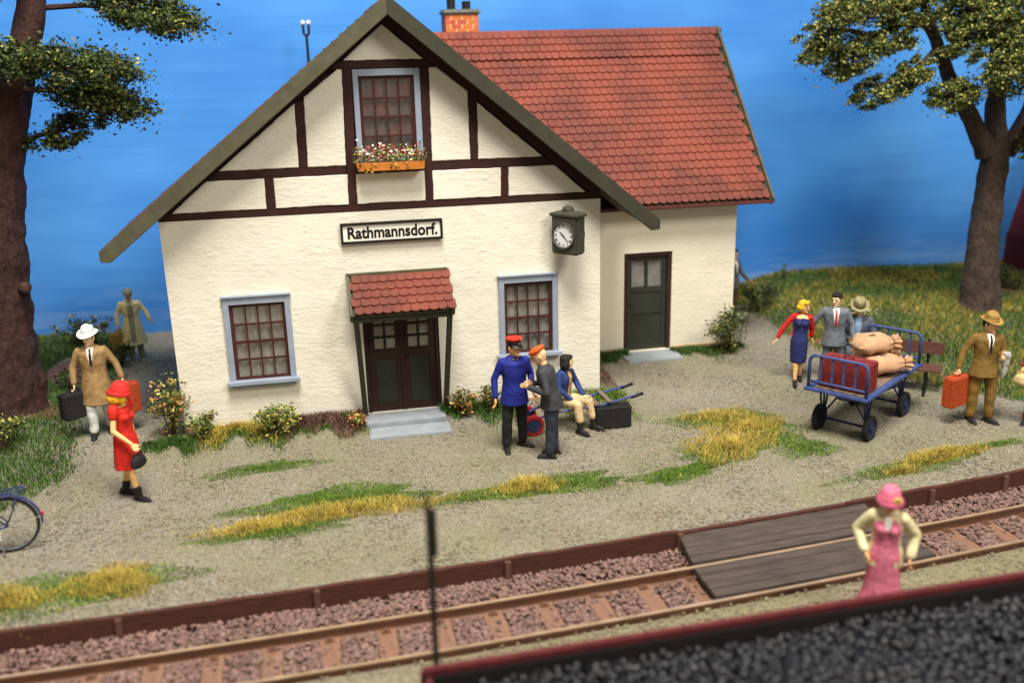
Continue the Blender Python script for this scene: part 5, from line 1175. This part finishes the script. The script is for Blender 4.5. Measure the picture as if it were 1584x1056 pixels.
# --- tan coat man
TAN = paint('tan_coat', 158, 126, 82); WHT = paint('white_trousers', 216, 216, 210); WHH = paint('white_hat', 226, 226, 222); BTIE = paint('black_tie', 34, 32, 34)
figure('person', 'man in tan coat and white hat carrying two suitcases left of the house', at(-1.30, .22), 4, 1.80, SKIN, head=(-28, 6), twist=0, kA=(-.11, -.10, .5), fA=(-.11, -.08, .085), kB=(.11, .05, .5), fB=(.11, .14, .1),
    eA=(-.30, .02, 1.14), wA=(-.31, -.05, .89), eB=(.32, .02, 1.16), wB=(.40, -.06, .93), hA=((-.02, -.1, -1), (.2, -1, 0), 1.4), hB=((.1, -.1, -1), (0, -1, 0), 1.4),
    wear=(trousers(WHT), shoes(), jacket(TAN, .54, .055, 'coat', .034), suitfront('coat', BTIE, TAN), hatted('fedora', WHH, WHH, (4, 6), .056)))
# --- background man in pale coat
CRM = paint('cream_coat', 224, 208, 152); GRG = paint('grey_green_cloth', 146, 142, 116)
figure('person', 'small man in long pale yellow coat and cap far back on the path', at(-1.42, 4.25), 10, 1.50, SKIN2, head=(0, 8), kA=(-.09, -.04, .5), fA=(-.09, -.02, .085), kB=(.11, .0, .5), fB=(.13, -.04, .085),
    eA=(-.30, .02, 1.14), wA=(-.31, -.06, .9), eB=(.33, -.02, 1.16), wB=(.42, -.16, .98),
    wear=(trousers(GRG), shoes(GRG), jacket(CRM, .44, .11, 'coat', .03), lambda f: decal(f, 'coat', [(-.06, 1.46), (.06, 1.46), (.05, 1.1), (.055, .5), (-.055, .5), (-.04, 1.1)], GRG, 'suit', .004), hatted('flat', GRG, None, (5, 0), .06)))
# --- seated woman
NAV = paint('navy_jacket', 44, 60, 112); MUS = paint('mustard_cloth', 206, 158, 60); CRT = paint('cream_trousers', 204, 178, 132)
figure('person', 'seated woman in navy jacket and cream trousers resting on the luggage barrow', (6.12, -1.12, -.1), 38, 1.66, PALE, True, hip=(0, .10, .50), lean=6, head=(48, 4), kA=(-.13, -.33, .50), fA=(-.15, -.40, .10), kB=(.15, -.35, .50), fB=(.17, -.46, .10), tA=(-.05, -1, 0), tB=(.1, -1, 0),
    eA=(-.25, .0, .76), wA=(-.13, -.2, .57), eB=(.25, .0, .76), wB=(.16, -.24, .58), hA=((.1, -1, -.15), (1, 0, 0), .5), hB=((-.1, -1, -.15), (-1, 0, 0), .5),
    wear=(trousers(CRT, .3, 1.0), shoes(SHOE, .26, (-.05, -1, 0), (.1, -1, 0)), jacket(NAV, .86, .03), lambda f: decal(f, 'jacket', [(-.035, 1.46), (.035, 1.46), (.03, 1.3), (.025, 1.0), (-.02, 1.0), (-.03, 1.3)], MUS, 'blouse', .004), hairdo(HAIRB, 'bob')))
# --- blonde woman
RJ = paint('jacket_red', 188, 36, 34); ND = paint('dress_navy', 42, 48, 96)
figure('person', 'blonde woman in red jacket and navy dress walking beside the grey suited man', at(10.62, -.24), -22, 1.53, SKINW, True, head=(52, 6), side=4, kA=(-.05, -.06, .5), fA=(-.05, -.12, .085), kB=(.07, .04, .5), fB=(.06, .14, .1),
    eA=(-.32, -.02, 1.17), wA=(-.44, -.06, .95), eB=(.24, .06, 1.16), wB=(.26, .1, .95),
    wear=(shoes(SHOE), skirt(ND, [(.42, .155, .13), (.5, .165, .14), (.7, .175, .145), (.9, .178, .145), (1.05, .142, .115), (1.15, .148, .118), (1.28, .165, .13), (1.38, .15, .105), (1.43, .09, .07)], 'dress', .03, 6),
          jacket(RJ, 1.0, .0, 'jacket', .03, open_=.05), hairdo(HAIRY, 'wave')))
# --- grey suit man
GRS = paint('grey_suit', 104, 110, 116); RT = paint('red_tie', 176, 32, 32)
figure('person', 'bareheaded man in grey suit with red tie behind the luggage trolley', at(11.17, -.45), -24, 1.74, PALE, head=(-28, 6), kA=(-.11, -.02, .5), fA=(-.12, 0, .085), kB=(.11, -.02, .5), fB=(.12, 0, .085),
    eA=(-.34, .04, 1.2), wA=(-.46, .10, 1.02), eB=(.29, .0, 1.15), wB=(.33, -.12, .9),
    wear=(trousers(GRS), shoes(), jacket(GRS, .78, .035), suitfront('jacket', RT, GRS, low=1.08, w=.06), hairdo(HAIRB, 'short')))
# --- reader on the bench
GJ = paint('slate_jacket', 92, 96, 104); LBS = paint('light_blue_shirt', 146, 172, 206); OLH = paint('olive_hat', 142, 132, 92); DBN = paint('dark_band', 74, 66, 52)
BU = V3((.80, -.60, 0)); BN = V3((-.6, -.8, 0)); BR = V3((12.98, -1.02, 0))       # bench axis, facing, right end of its back
rp = BR-BU*1.42+BN*.22+V3((0, .06, .06))
figure('person', 'seated man in slate jacket and olive hat reading a paper on the bench', (rp.x, rp.y, g1(rp.x, rp.y)+.03), -26, 1.92, SKIN, hip=(0, .06, .52), lean=8, head=(0, 26), kA=(-.12, -.36, .52), fA=(-.13, -.36, .09), kB=(.12, -.36, .52), fB=(.13, -.36, .09),
    eA=(-.27, -.02, .74), wA=(-.15, -.24, .70), eB=(.27, -.02, .74), wB=(.15, -.24, .70), hA=((.5, -.8, .1), (0, 0, 1), .6), hB=((-.5, -.8, .1), (0, 0, 1), .6),
    wear=(trousers(GJ, .07), shoes(), jacket(GJ, .88, .03), lambda f: decal(f, 'jacket', [(-.05, 1.46), (.05, 1.46), (.05, 1.3), (0, 1.12), (-.05, 1.3)], LBS, 'shirt', .004), hatted('fedora', OLH, DBN, (0, 0), .052)))
nw = thing('newspaper', 'white open newspaper in the hands of the seated reader', 'newspaper', (rp.x, rp.y, g1(rp.x, rp.y)+.16), R(-26))
b = MB(); 
for sx in (-1, 1): b.add([(0, -.32, .66), (sx*.2, -.33, .69), (sx*.2, -.22, .60), (0, -.21, .57), (0, -.32, .664), (sx*.2, -.33, .694), (sx*.2, -.22, .604), (0, -.21, .574)], [[0, 1, 2, 3], [4, 5, 6, 7], [0, 1, 5, 4], [1, 2, 6, 5], [2, 3, 7, 6]])
b.build('page', Mt('newsprint', srgb(232, 230, 222), .8, .05, 30), nw)
# --- brown suit man
OLB = paint('olive_brown_suit', 126, 98, 46); OHB = paint('brown_hat', 158, 126, 66)
figure('person', 'man in olive brown suit and hat holding an orange suitcase at right', at(12.58, -2.6), -16, 1.80, SKIN, head=(34, 10), kA=(-.12, .0, .5), fA=(-.13, .03, .085), kB=(.12, -.04, .5), fB=(.14, -.02, .085), tA=(.2, -1, 0), tB=(.55, -.85, 0),
    eA=(-.33, .04, 1.15), wA=(-.40, -.02, .9), eB=(.27, .02, 1.13), wB=(.16, -.22, 1.14), hA=((-.05, -.1, -1), (.3, -1, 0), 1.4), hB=((-.55, -.75, .1), (0, 0, 1), 1.1),
    wear=(trousers(OLB), shoes(SHOE, 0, (.2, -1, 0), (.55, -.85, 0)), jacket(OLB, .78, .035), suitfront('jacket', BTIE, OLB, low=1.12), hatted('fedora', OHB, OHB, (2, -5), .055)))
cl = thing('folded_coat', 'pale grey coat draped over the arm of the brown suited man', 'coat', at(12.58, -2.6), R(-16))
b = MB(); b.capsule((.22, -.14, 1.17), (.29, -.08, 1.15), .06, .065); b.capsule((.27, -.11, 1.14), (.27, -.11, .86), .06, .03); b.capsule((.23, -.13, 1.1), (.23, -.14, .82), .045, .025)
me = remesh(b, .011, 3); rough_mesh(me, .012, 14); obj('cloth', me, paint('pale_grey_cloth', 178, 176, 168), cl)
# --- person at the right edge
MARO = paint('maroon_cloth', 132, 36, 34)
figure('person', 'woman in maroon suit cut off by the right picture edge', at(13.36, -2.93), -62, 1.72, SKINW, True, head=(0, 0), kA=(-.09, -.05, .5), fA=(-.10, -.06, .085), kB=(.09, -.0, .5), fB=(.10, .03, .085),
    eA=(-.25, -.02, 1.14), wA=(-.2, -.2, .98), eB=(.25, -.02, 1.14), wB=(.2, -.22, 1.0),
    wear=(trousers(MARO, .06, 1.08), shoes(), jacket(MARO, .72, .04), hairdo(HAIRB, 'bob')))
# --- person behind the corner of the wing
figure('person', 'man in grey jacket half hidden behind the corner of the side wing', at(11.1, 3.8), 25, 1.60, SKIN2, head=(0, 0), eB=(.30, .02, 1.15), wB=(.40, -.16, .95),
    wear=(trousers(paint('brown_cloth', 92, 66, 50)), shoes(), jacket(paint('grey_jacket', 96, 96, 90), .8, .03), suitfront('jacket', None, GRS), hairdo(HAIRB, 'short')))
# --- pink woman in the foreground
PNK = paint('dress_pink', 212, 116, 138); PNH = paint('hat_pink', 222, 112, 136); CRJ = paint('cream_jacket', 216, 204, 158); YFL = paint('flower_yellow', 226, 192, 96)
figure('person', 'woman in pink dress, cream jacket and pink hat beside the track', (8.1, -7.1, -.27), -30, 1.60, SKIN2, True, head=(6, 6), kA=(-.08, -.03, .5), kB=(.08, -.03, .5),
    eA=(-.32, .10, 1.16), wA=(-.23, -.10, .98), eB=(.32, .10, 1.16), wB=(.28, -.03, .93), hA=((.55, -.3, -.7), (0, -1, 0), .5), hB=((-.1, -.2, -1), (0, -1, 0), .6),
    wear=(shoes(), skirt(PNK, [(.12, .30, .26), (.25, .26, .22), (.42, .21, .175), (.6, .19, .155), (.8, .185, .15), (.93, .182, .148), (1.05, .15, .12), (1.15, .152, .122), (1.28, .17, .135), (1.38, .155, .11), (1.43, .09, .07)], 'dress', .09, 9),
          jacket(CRJ, .78, .02, 'jacket', .032, thick=.012, open_=.046), lambda f: decal(f, 'dress', [(-.04, 1.42), (.04, 1.42), (.045, 1.37), (0.0, 1.25), (-.045, 1.37)], SHIRT, 'blouse', .005), hatted('cloche', PNH, PNH, (4, 0), .06, HAIRB, YFL)), group=None)
# ================================================================ LUGGAGE AND VEHICLES
def rbox(sx, sy, sz, bv=.03, seg=3):
    bm_ = bmesh.new(); bmesh.ops.create_cube(bm_, size=1); bmesh.ops.scale(bm_, vec=(sx, sy, sz), verts=bm_.verts); bmesh.ops.translate(bm_, vec=(0, 0, sz/2), verts=bm_.verts)
    bmesh.ops.bevel(bm_, geom=bm_.edges[:], offset=bv, segments=seg, affect='EDGES'); me = bpy.data.meshes.new('b'); bm_.to_mesh(me); bm_.free(); return me
def suitcase(label, loc, rotz, size, mat, trim, handle=True, tilt=0, bands=1):
    t = thing('suitcase', label, 'suitcase', loc, R(rotz), 'suitcases and cases'); t.rotation_euler = (R(tilt), 0, R(rotz)); sx, sy, sz = size
    me = rbox(sx, sy, sz, .02); rough_mesh(me, .004, 9); obj('shell', me, mat, t)
    b = MB(); n = 40; m_ = .018
    for off in ((-.012, .012),) if bands == 1 else ((-sy*.3-.01, -sy*.3+.01), (sy*.3-.01, sy*.3+.01)):
        out = lambda e: [(-sx/2-e+.03, -e), (sx/2+e-.03, -e), (sx/2+e, .03), (sx/2+e, sz-.03), (sx/2+e-.03, sz+e), (-sx/2-e+.03, sz+e), (-sx/2-e, sz-.03), (-sx/2-e, .03)]
        o1, o0 = out(.004), out(-.01); rs = [[V3((x, off[0], z)) for x, z in o0], [V3((x, off[0], z)) for x, z in o1], [V3((x, off[1], z)) for x, z in o1], [V3((x, off[1], z)) for x, z in o0]]; b.rings(rs, cap=False)
    b.build('seam', trim, t)
    if handle: b = MB(); b.tube([(-.075, 0, sz-.005), (-.07, 0, sz+.035), (-.04, 0, sz+.05), (.04, 0, sz+.05), (.07, 0, sz+.035), (.075, 0, sz-.005)], .013, 8); b.build('handle', trim, t, smooth=True)
    for x in (-sx*.3, sx*.3): b = MB(); b.box((x-.02, -.022, sz-.03), (x+.02, .022, sz+.009)); b.build('clasp', trim, t, bevel=.004)
    return t
BCASE = paint('black_leather', 36, 34, 34, .5); BRC = paint('dark_trim', 58, 40, 32, .5); ORC = paint('orange_leather', 172, 72, 35, .5); MAR_ = paint('maroon_leather', 128, 46, 42, .45, .18); YCS = paint('mustard_leather', 158, 128, 62, .55)
def world_pt(loc, rotz, s, p): return Matrix.Translation(loc) @ Matrix.Rotation(R(rotz), 4, 'Z') @ (V3(p)*s)
s_ = 1.80/1.76; L_ = at(-1.30, .22)
h = world_pt(L_, 4, s_, (-.31, -.065, .80)); suitcase('black suitcase in the hand of the man in the tan coat', (h.x, h.y, h.z-.45), 38, (.50, .2, .43), BCASE, BCASE)
h = world_pt(L_, 4, s_, (.41, -.075, .84)); suitcase('orange suitcase half hidden behind the woman in red', (h.x, h.y, h.z-.52), 50, (.46, .2, .50), ORC, paint('orange_trim', 168, 66, 28))
h = world_pt(at(-1.42, 4.25), 10, 1.5/1.76, (-.315, -.07, .81)); suitcase('mustard suitcase in the hand of the distant man', (h.x, h.y, h.z-.49), 62, (.44, .15, .46), YCS, YCS)
h = world_pt(at(12.58, -2.6), -16, s_, (-.405, -.03, .80)); suitcase('orange suitcase in the hand of the man in the brown suit', (h.x, h.y, h.z-.53), 22, (.44, .2, .50), ORC, paint('orange_trim2', 186, 74, 30))
suitcase('black suitcase standing on the gravel in front of the barrow', (6.82, -1.32, -.1), -2, (.60, .22, .38), BCASE, BCASE)
def handbag(label, loc, rotz, size, mat):
    t = thing('handbag', label, 'handbag', loc, R(rotz)); b = MB(); b.ell((0, 0, size*.5), (size*.62, size*.3, size*.5)); b.ell((0, 0, size*.35), (size*.68, size*.32, size*.36)); me = remesh(b, .012, 3); obj('bag', me, mat, t)
    b = MB(); b.tube([(-size*.4, 0, size*.8), (-size*.3, 0, size*1.15), (0, 0, size*1.28), (size*.3, 0, size*1.15), (size*.4, 0, size*.8)], .011, 7); b.build('handle', mat, t, smooth=True)
    b = MB(); b.box((-size*.45, -.018, size*.93), (size*.45, .018, size*1.0)); b.build('clasp', mat, t, bevel=.004)
h = world_pt(at(-.47, -2.15), 62, 1.7/1.76, (-.15, -.30, .845)); handbag('black handbag held by the woman in the red dress', (h.x, h.y, h.z-.27), 55, .21, BCASE)
h = world_pt(at(13.36, -2.93), -62, 1.72/1.76, (-.18, -.29, .92)); handbag('cream handbag at the right picture edge', (h.x, h.y, h.z-.22), -70, .2, paint('cream_leather', 222, 200, 140, .5))
# ---- luggage trolley
TB = paint('trolley_blue', 66, 80, 128, .5, .15); TBD = paint('trolley_dark_blue', 40, 48, 78, .5, .15); RUB = paint('tyre_rubber', 38, 37, 38, .7); DECK = wood('trolley_deck_wood', srgb(142, 118, 100), srgb(104, 86, 74), 0, 2.2)
TX, TY, TA = 10.80, -2.12, 36.5
tro = thing('luggage_trolley', 'blue four wheeled luggage trolley loaded with sacks and a case', 'luggage trolley', (TX, TY, -.1), R(TA))
LX, LY, DZ = 1.13, .51, .80
b = MB(); 
for q in (((-LX, -LY, DZ-.05), (LX, -LY+.11, DZ)), ((-LX, LY-.11, DZ-.05), (LX, LY, DZ)), ((-LX, -LY+.11, DZ-.049), (-LX+.1, LY-.11, DZ-.001)), ((LX-.1, -LY+.11, DZ-.049), (LX, LY-.11, DZ-.001))): b.box(*q)
b.build('deck_frame', TB, tro, bevel=.012)
for i in range(6):
    w_ = (2*LY-.22)/6; y = -LY+.11+i*w_; b = MB(); b.box((-LX+.102, y+.003, DZ-.04), (LX-.102, y+w_-.003, DZ-.008)); b.build('deck_plank', DECK, tro, bevel=.004)
def railing(x):
    pts = [(x, -LY+.05, DZ-.01), (x, -LY+.05, DZ+.42)]
    for a in range(1, 6): pts.append((x, -LY+.05+.10*(1-math.cos(R(a*18))), DZ+.42+.10*math.sin(R(a*18))))
    pts2 = [(p[0], -p[1], p[2]) for p in pts[::-1]]
    b = MB(); b.tube(pts+pts2, .026, 8); r = b.build('railing', TB, tro, smooth=True)
    b = MB(); b.tube([(x, -LY+.05, DZ+.10), (x, LY-.05, DZ+.10)], .02, 8); b.build('rail', TB, r, smooth=True)
    for i in range(4): y = -LY+.05+(2*LY-.1)*(i+1)/5; b = MB(); b.box((x-.011, y-.016, DZ+.10), (x+.011, y+.016, DZ+.52)); b.build('bar', TB, r)
railing(-LX+.07); railing(LX-.07)
for x in (-.69, .67):
    for y in (-.41, .41):
        m = Matrix.Translation((x, y, .2)) @ Matrix.Rotation(R(90), 4, 'X'); w_ = bpy.data.objects.new('wheel', None); C.objects.link(w_); w_.parent = tro
        b = MB(); b.lathe([(.15, -.045), (.19, -.045), (.205, -.03), (.205, .03), (.19, .045), (.15, .045)], m, 28, closed=True); b.build('tyre', RUB, w_, smooth=False)
        b = MB(); b.lathe([(.03, -.05), (.055, -.048), (.06, -.02), (.13, -.02), (.152, -.042), (.152, .042), (.13, .02), (.06, .02), (.055, .048), (.03, .05)], m, 28); b.build('rim', TBD, w_, smooth=False)
        b = MB(); 
        for dx in (-.16, .0, .16): b.tube([(x+dx*.12, y*.86, .22), (x+dx*.75, y*.86, .55), (x+dx, y*.86, DZ-.05)], .017, 7)
        b.build('strut', TBD, tro, smooth=True)
    b = MB(); b.tube([(x, -.42, .2), (x, .42, .2)], .022, 8); b.build('axle', TBD, tro)
    b = MB(); b.tube([(x, -.36, .25), (x, -.05, DZ-.08)], .016, 7); b.tube([(x, .36, .25), (x, .05, DZ-.08)], .016, 7); b.build('brace', TBD, tro)
    b = MB(); b.box((x-.2, -.42, DZ-.11), (x+.2, .42, DZ-.052)); b.lathe([(.16, DZ-.2), (.16, DZ-.112)], Matrix.Translation((x, 0, 0)), 20); b.build('bolster', TB, tro, bevel=.01)
b = MB(); b.tube([(.72, 0, .3), (1.5, 0, .2)], .018, 7); b.tube([(1.5, -.16, .2), (1.5, .16, .2)], .018, 7); b.build('drawbar', TBD, tro)
Mtro = Matrix.Translation((TX, TY, -.1)) @ Matrix.Rotation(R(TA), 4, 'Z')
p = Mtro @ V3((-.74, -.02, DZ+.001)); suitcase('maroon trunk behind the front railing of the luggage trolley', p, TA+90, (.80, .36, .46), MAR_, paint('maroon_trim', 104, 34, 32, .45), True)
SACK = Mt('burlap', srgb(204, 160, 122), .9, .16, 11, .8, 90, .02)
def sack(label, p, rotz, txt=None, sc=1, tilt=0):
    t = thing('sack', label, 'sack', p, R(rotz), 'sacks on the trolley'); t.scale = (sc*.80, sc, sc*1.38); t.rotation_euler = (0, R(tilt), R(rotz))
    b = MB(); n = 40; rs = []; ph = random.uniform(0, 6)
    for x, ry, rz, pl in ((-.42, .15, .008, 0), (-.41, .175, .022, 0), (-.38, .195, .05, 0), (-.33, .21, .082, 0), (-.24, .218, .108, 0), (-.1, .225, .118, 0), (.05, .225, .12, 0), (.18, .215, .118, .01), (.27, .19, .108, .03), (.33, .15, .092, .07), (.375, .10, .072, .13), (.405, .072, .062, .17), (.425, .062, .056, .18), (.445, .068, .06, .18), (.475, .095, .075, .16), (.51, .12, .088, .14), (.545, .13, .094, .15), (.555, .12, .085, .15), (.53, .09, .06, .12), (.48, .03, .02, .1)):
        ring_ = []
        for k2 in range(n):
            a = 2*math.pi*k2/n; q = 1+pl*math.sin(9*a+ph+.6*math.sin(3*a)); ca, sa = math.cos(a), math.sin(a); c2 = math.copysign(abs(ca)**.85, ca)
            fl = 1.0 if sa > 0 else .82
            ring_.append(V3((x+(.018*math.sin(5*a+ph) if x > .5 else 0), ry*q*c2, .118+rz*q*sa*fl)))
        rs.append(ring_)
    b.rings(rs); me = b.mesh('sack', True); bb_ = bmesh.new(); bb_.from_mesh(me); bmesh.ops.recalc_face_normals(bb_, faces=bb_.faces); bmesh.ops.subdivide_edges(bb_, edges=bb_.edges[:], cuts=1, use_grid_fill=True, smooth=.4); bb_.to_mesh(me); bb_.free(); me.polygons.foreach_set('use_smooth', [True]*len(me.polygons))
    rough_mesh(me, .026, 5.5); rough_mesh(me, .010, 15); o = obj('body', me, SACK, t)
    b = MB(); n = 16
    b.tube([(.428+.006*math.sin(a*3), .068*math.cos(a), .12+.062*math.sin(a)) for a in [2*math.pi*k/n for k in range(n+1)]], .009, 6); b.build('tie', paint('string', 110, 78, 50, .8), t)
    b = MB(); b.tube([(x, -.215*math.sqrt(max(0.02, 1-(x/.37)**2))-.004, .095+.006*math.sin(x*40)) for x in np.linspace(-.36, .30, 40)], .009, 5); b.build('seam', paint('thread', 150, 100, 66, .8), t)
    if txt:
        tm = text_mesh(txt, .12, .001, .004, .9); tm.transform(Matrix.Rotation(R(180), 4, 'Z') @ Matrix.Translation((.05, 0, 0)) if False else Matrix.Translation((-.06, -.03, 0))); bv = BVHTree.FromPolygons([v.co for v in me.vertices], [q.vertices for q in me.polygons])
        for v in tm.vertices:
            h_ = bv.ray_cast(V3((v.co.x, v.co.y, 1)), V3((0, 0, -1)))
            v.co.z = (h_[0].z if h_[0] is not None else .2)+.004
        obj('lettering', tm, paint('stamp_ink', 92, 72, 62, .8), t)
ang = TA-44
for lab, px_, py_, pz_, da, tx, sc_ in (('lower front burlap sack lying on the trolley deck', .20, -.20, 0, 0, 'KL', .98), ('lower middle burlap sack lying on the trolley deck', .44, .06, 0, -4, None, .95), ('burlap sack at the back end of the trolley deck', .74, .22, 0, 3, None, .9),
        ('top burlap sack with dark stamp', .27, .02, .275, 6, 'KB', .98), ('burlap sack behind the top one with its tied neck showing', .56, .16, .26, -10, None, .86)):
    p = Mtro @ V3((px_, py_, DZ+pz_)); sack(lab, p, ang+da, tx, sc_)
# ---- bench
bn = thing('bench', 'brown plank bench with black iron legs behind the trolley', 'bench', (BR.x, BR.y, g1(BR.x, BR.y)), math.atan2(BU.y, BU.x))
BW = wood('bench_wood', srgb(112, 74, 62), srgb(78, 50, 42), 0, 2.5)
for z0_, z1_ in ((.60, .82),): b = MB(); b.box((-1.75, -.02, z0_), (0, .02, z1_)); b.build('backrest', BW, bn, bevel=.006)
for i in range(3): b = MB(); b.box((-1.75, -.46+i*.14, .40), (0, -.335+i*.14, .435)); b.build('seat_slat', BW, bn, bevel=.006)
for x in (-1.5, -.25):
    b = MB(); b.bar((x, .045, 0), (x, .045, .86), .05, .04, (0, 1, 0)); b.bar((x, -.42, .02), (x, -.42, .395), .05, .04, (0, 1, 0)); b.bar((x, -.46, .385), (x, .02, .385), .045, .028); b.bar((x, -.62, .015), (x, .12, .015), .05, .03); b.build('leg', IRON, bn)
# ---- luggage barrow the woman sits on
bar = thing('luggage_barrow', 'blue handled luggage barrow with wooden slats and red wheel', 'barrow', (6.15, -1.12, -.1), R(3))
bz = .36
for y in (-.24, .24):
    b = MB(); b.tube([(-.62, y*.75, .26), (-.3, y, bz), (.5, y, bz+.04), (1.18, y, .52)], .022, 8); b.build('side_rail', TB, bar, smooth=True)
    b = MB(); b.tube([(.98, y, .474), (1.19, y, .522)], .028, 8); b.build('grip', BLACK, bar, smooth=True)
    b = MB(); b.tube([(.42, y, bz+.02), (.46, y, .0)], .018, 7); b.build('leg', TBD, bar)
    m = Matrix.Translation((-.66, y*.95, .175)) @ Matrix.Rotation(R(90), 4, 'X')
    b = MB(); b.lathe([(.12, -.03), (.17, -.03), (.175, 0), (.17, .03), (.12, .03)], m, 26, closed=True); wl = b.build('wheel', paint('wheel_red', 150, 28, 32, .45), bar)
    b = MB(); b.lathe([(.02, -.018), (.122, -.018), (.122, .018), (.02, .018)], m, 20); b.build('hub', TBD, wl)
b = MB(); b.tube([(-.66, -.25, .175), (-.66, .25, .175)], .018, 8); b.build('axle', TBD, bar)
SLW = wood('grey_slat_wood', srgb(134, 116, 100), srgb(98, 82, 70), 1, 2.5)
for i, x in enumerate((-.45, -.25, -.05, .15, .38, .6)):
    z = bz+.024+(.04*(x+.3)/.8 if x < .5 else .062); b = MB(); b.box((x-.04, -.3, z), (x+.04, .3, z+.03)); b.build('slat', SLW, bar, bevel=.005)
# ---- bicycle at the left edge
bk = thing('bicycle', 'dark blue bicycle with luggage rack at the left edge', 'bicycle', (-1.72, -3.43, -.1), R(187))
BFB = paint('bike_blue', 48, 54, 100, .4, .12); CHR = Mt('chrome', srgb(196, 196, 192), .25, .05, metal=.9)
def bwheel(x):
    w_ = bpy.data.objects.new('wheel', None); C.objects.link(w_); w_.parent = bk; m = Matrix.Translation((x, 0, .375)) @ Matrix.Rotation(R(90), 4, 'X')
    b = MB(); b.lathe([(.352+.02*math.cos(a), .02*math.sin(a)) for a in [2*math.pi*k/8 for k in range(8)]], m, 48, closed=True); b.build('tyre', RUB, w_, smooth=True)
    b = MB(); b.lathe([(.325, -.014), (.34, -.014), (.34, .014), (.325, .014)], m, 48, closed=True); b.build('rim', CHR, w_)
    for k in range(12): a = 2*math.pi*k/12; b = MB(); b.tube([(x, .02*(1 if k % 2 else -1), .375), (x+.33*math.cos(a), 0, .375+.33*math.sin(a))], .0022, 4); b.build('spoke', CHR, w_)
    b = MB(); b.tube([(x, -.05, .375), (x, .05, .375)], .02, 8); b.build('hub', CHR, w_)
bwheel(0); bwheel(1.08)
T_ = lambda nm, pts, r_, m_=BFB: MB().tube(pts, r_, 8).build(nm, m_, bk, smooth=True)
BBk = (.46, 0, .30); seat = (.30, 0, .80); hd_ = (.90, 0, .86); hl = (.93, 0, .68)
b = MB(); b.tube([BBk, seat], .017, 8); b.tube([BBk, hl], .019, 8); b.tube([seat, hd_], .017, 8); b.tube([hd_, hl], .021, 8)
for y in (-.06, .06): b.tube([(0, y, .375), (.44, y*.5, .30)], .011, 7); b.tube([(0, y, .375), (.30, y*.4, .77)], .010, 7); b.tube([(.93, y*.5, .68), (1.08, y, .375)], .013, 7)
b.build('frame', BFB, bk, smooth=True)
T_('handlebar', [(.80, -.28, .98), (.9, -.2, 1.0), (.90, 0, 1.0), (.9, .2, 1.0), (.80, .28, .98)], .012, CHR); T_('stem', [hd_, (.90, 0, 1.0)], .014, CHR)
b = MB(); b.ell((.26, 0, .90), (.14, .08, .035)); b.ell((.36, 0, .90), (.1, .03, .03)); b.build('saddle', BCASE, bk, smooth=True); T_('seat_post', [seat, (.28, 0, .89)], .013, CHR)
def fender(x, a0, a1):
    b = MB(); rs = []
    for k in range(21):
        a = R(a0+(a1-a0)*k/20); c_ = V3((x+.40*math.cos(a), 0, .375+.40*math.sin(a))); o_ = V3((math.cos(a), 0, math.sin(a))); rs.append([c_+V3((0, -.03, 0))-o_*.008, c_+V3((0, -.018, 0))+o_*.008, c_+V3((0, .018, 0))+o_*.008, c_+V3((0, .03, 0))-o_*.008, c_+V3((0, .026, 0))-o_*.012, c_+V3((0, -.026, 0))-o_*.012])
    b.rings(rs); b.build('mudguard', BFB, bk, smooth=False)
fender(0, 25, 185); fender(1.08, 40, 150)
b = MB(); 
for y in (-.06, .06): b.tube([(.26, y, .80), (-.24, y, .84)], .010, 6); b.tube([(-.20, y, .835), (0, y, .375)], .009, 6)
for x in (-.24, -.1, .05): b.tube([(x, -.06, .84-(x+.24)*.08), (x, .06, .84-(x+.24)*.08)], .009, 6)
b.build('luggage_rack', BFB, bk, smooth=True)
b = MB(); b.ell((-.415, 0, .46), (.014, .026, .036)); b.build('reflector', Mt('reflector_red', srgb(206, 30, 34), .25, .05), bk, smooth=True)
b = MB()
for y in (-.055, .055): b.tube([(0, y, .375), (-.395, y*.5, .44)], .005, 5)
b.build('mudguard_stay', CHR, bk)
T_('crank', [(.46, -.07, .30), (.42, -.08, .14)], .010, CHR); T_('pedal', [(.42, -.14, .14), (.42, -.07, .14)], .02, BLACK); T_('kickstand', [(.10, .08, .36), (.06, .16, .0)], .010, CHR)
b = MB(); b.lathe([(.02, -.004), (.09, -.004), (.09, .004), (.02, .004)], Matrix.Translation((.46, -.06, .30)) @ Matrix.Rotation(R(90), 4, 'X'), 24); b.build('chainring', CHR, bk)
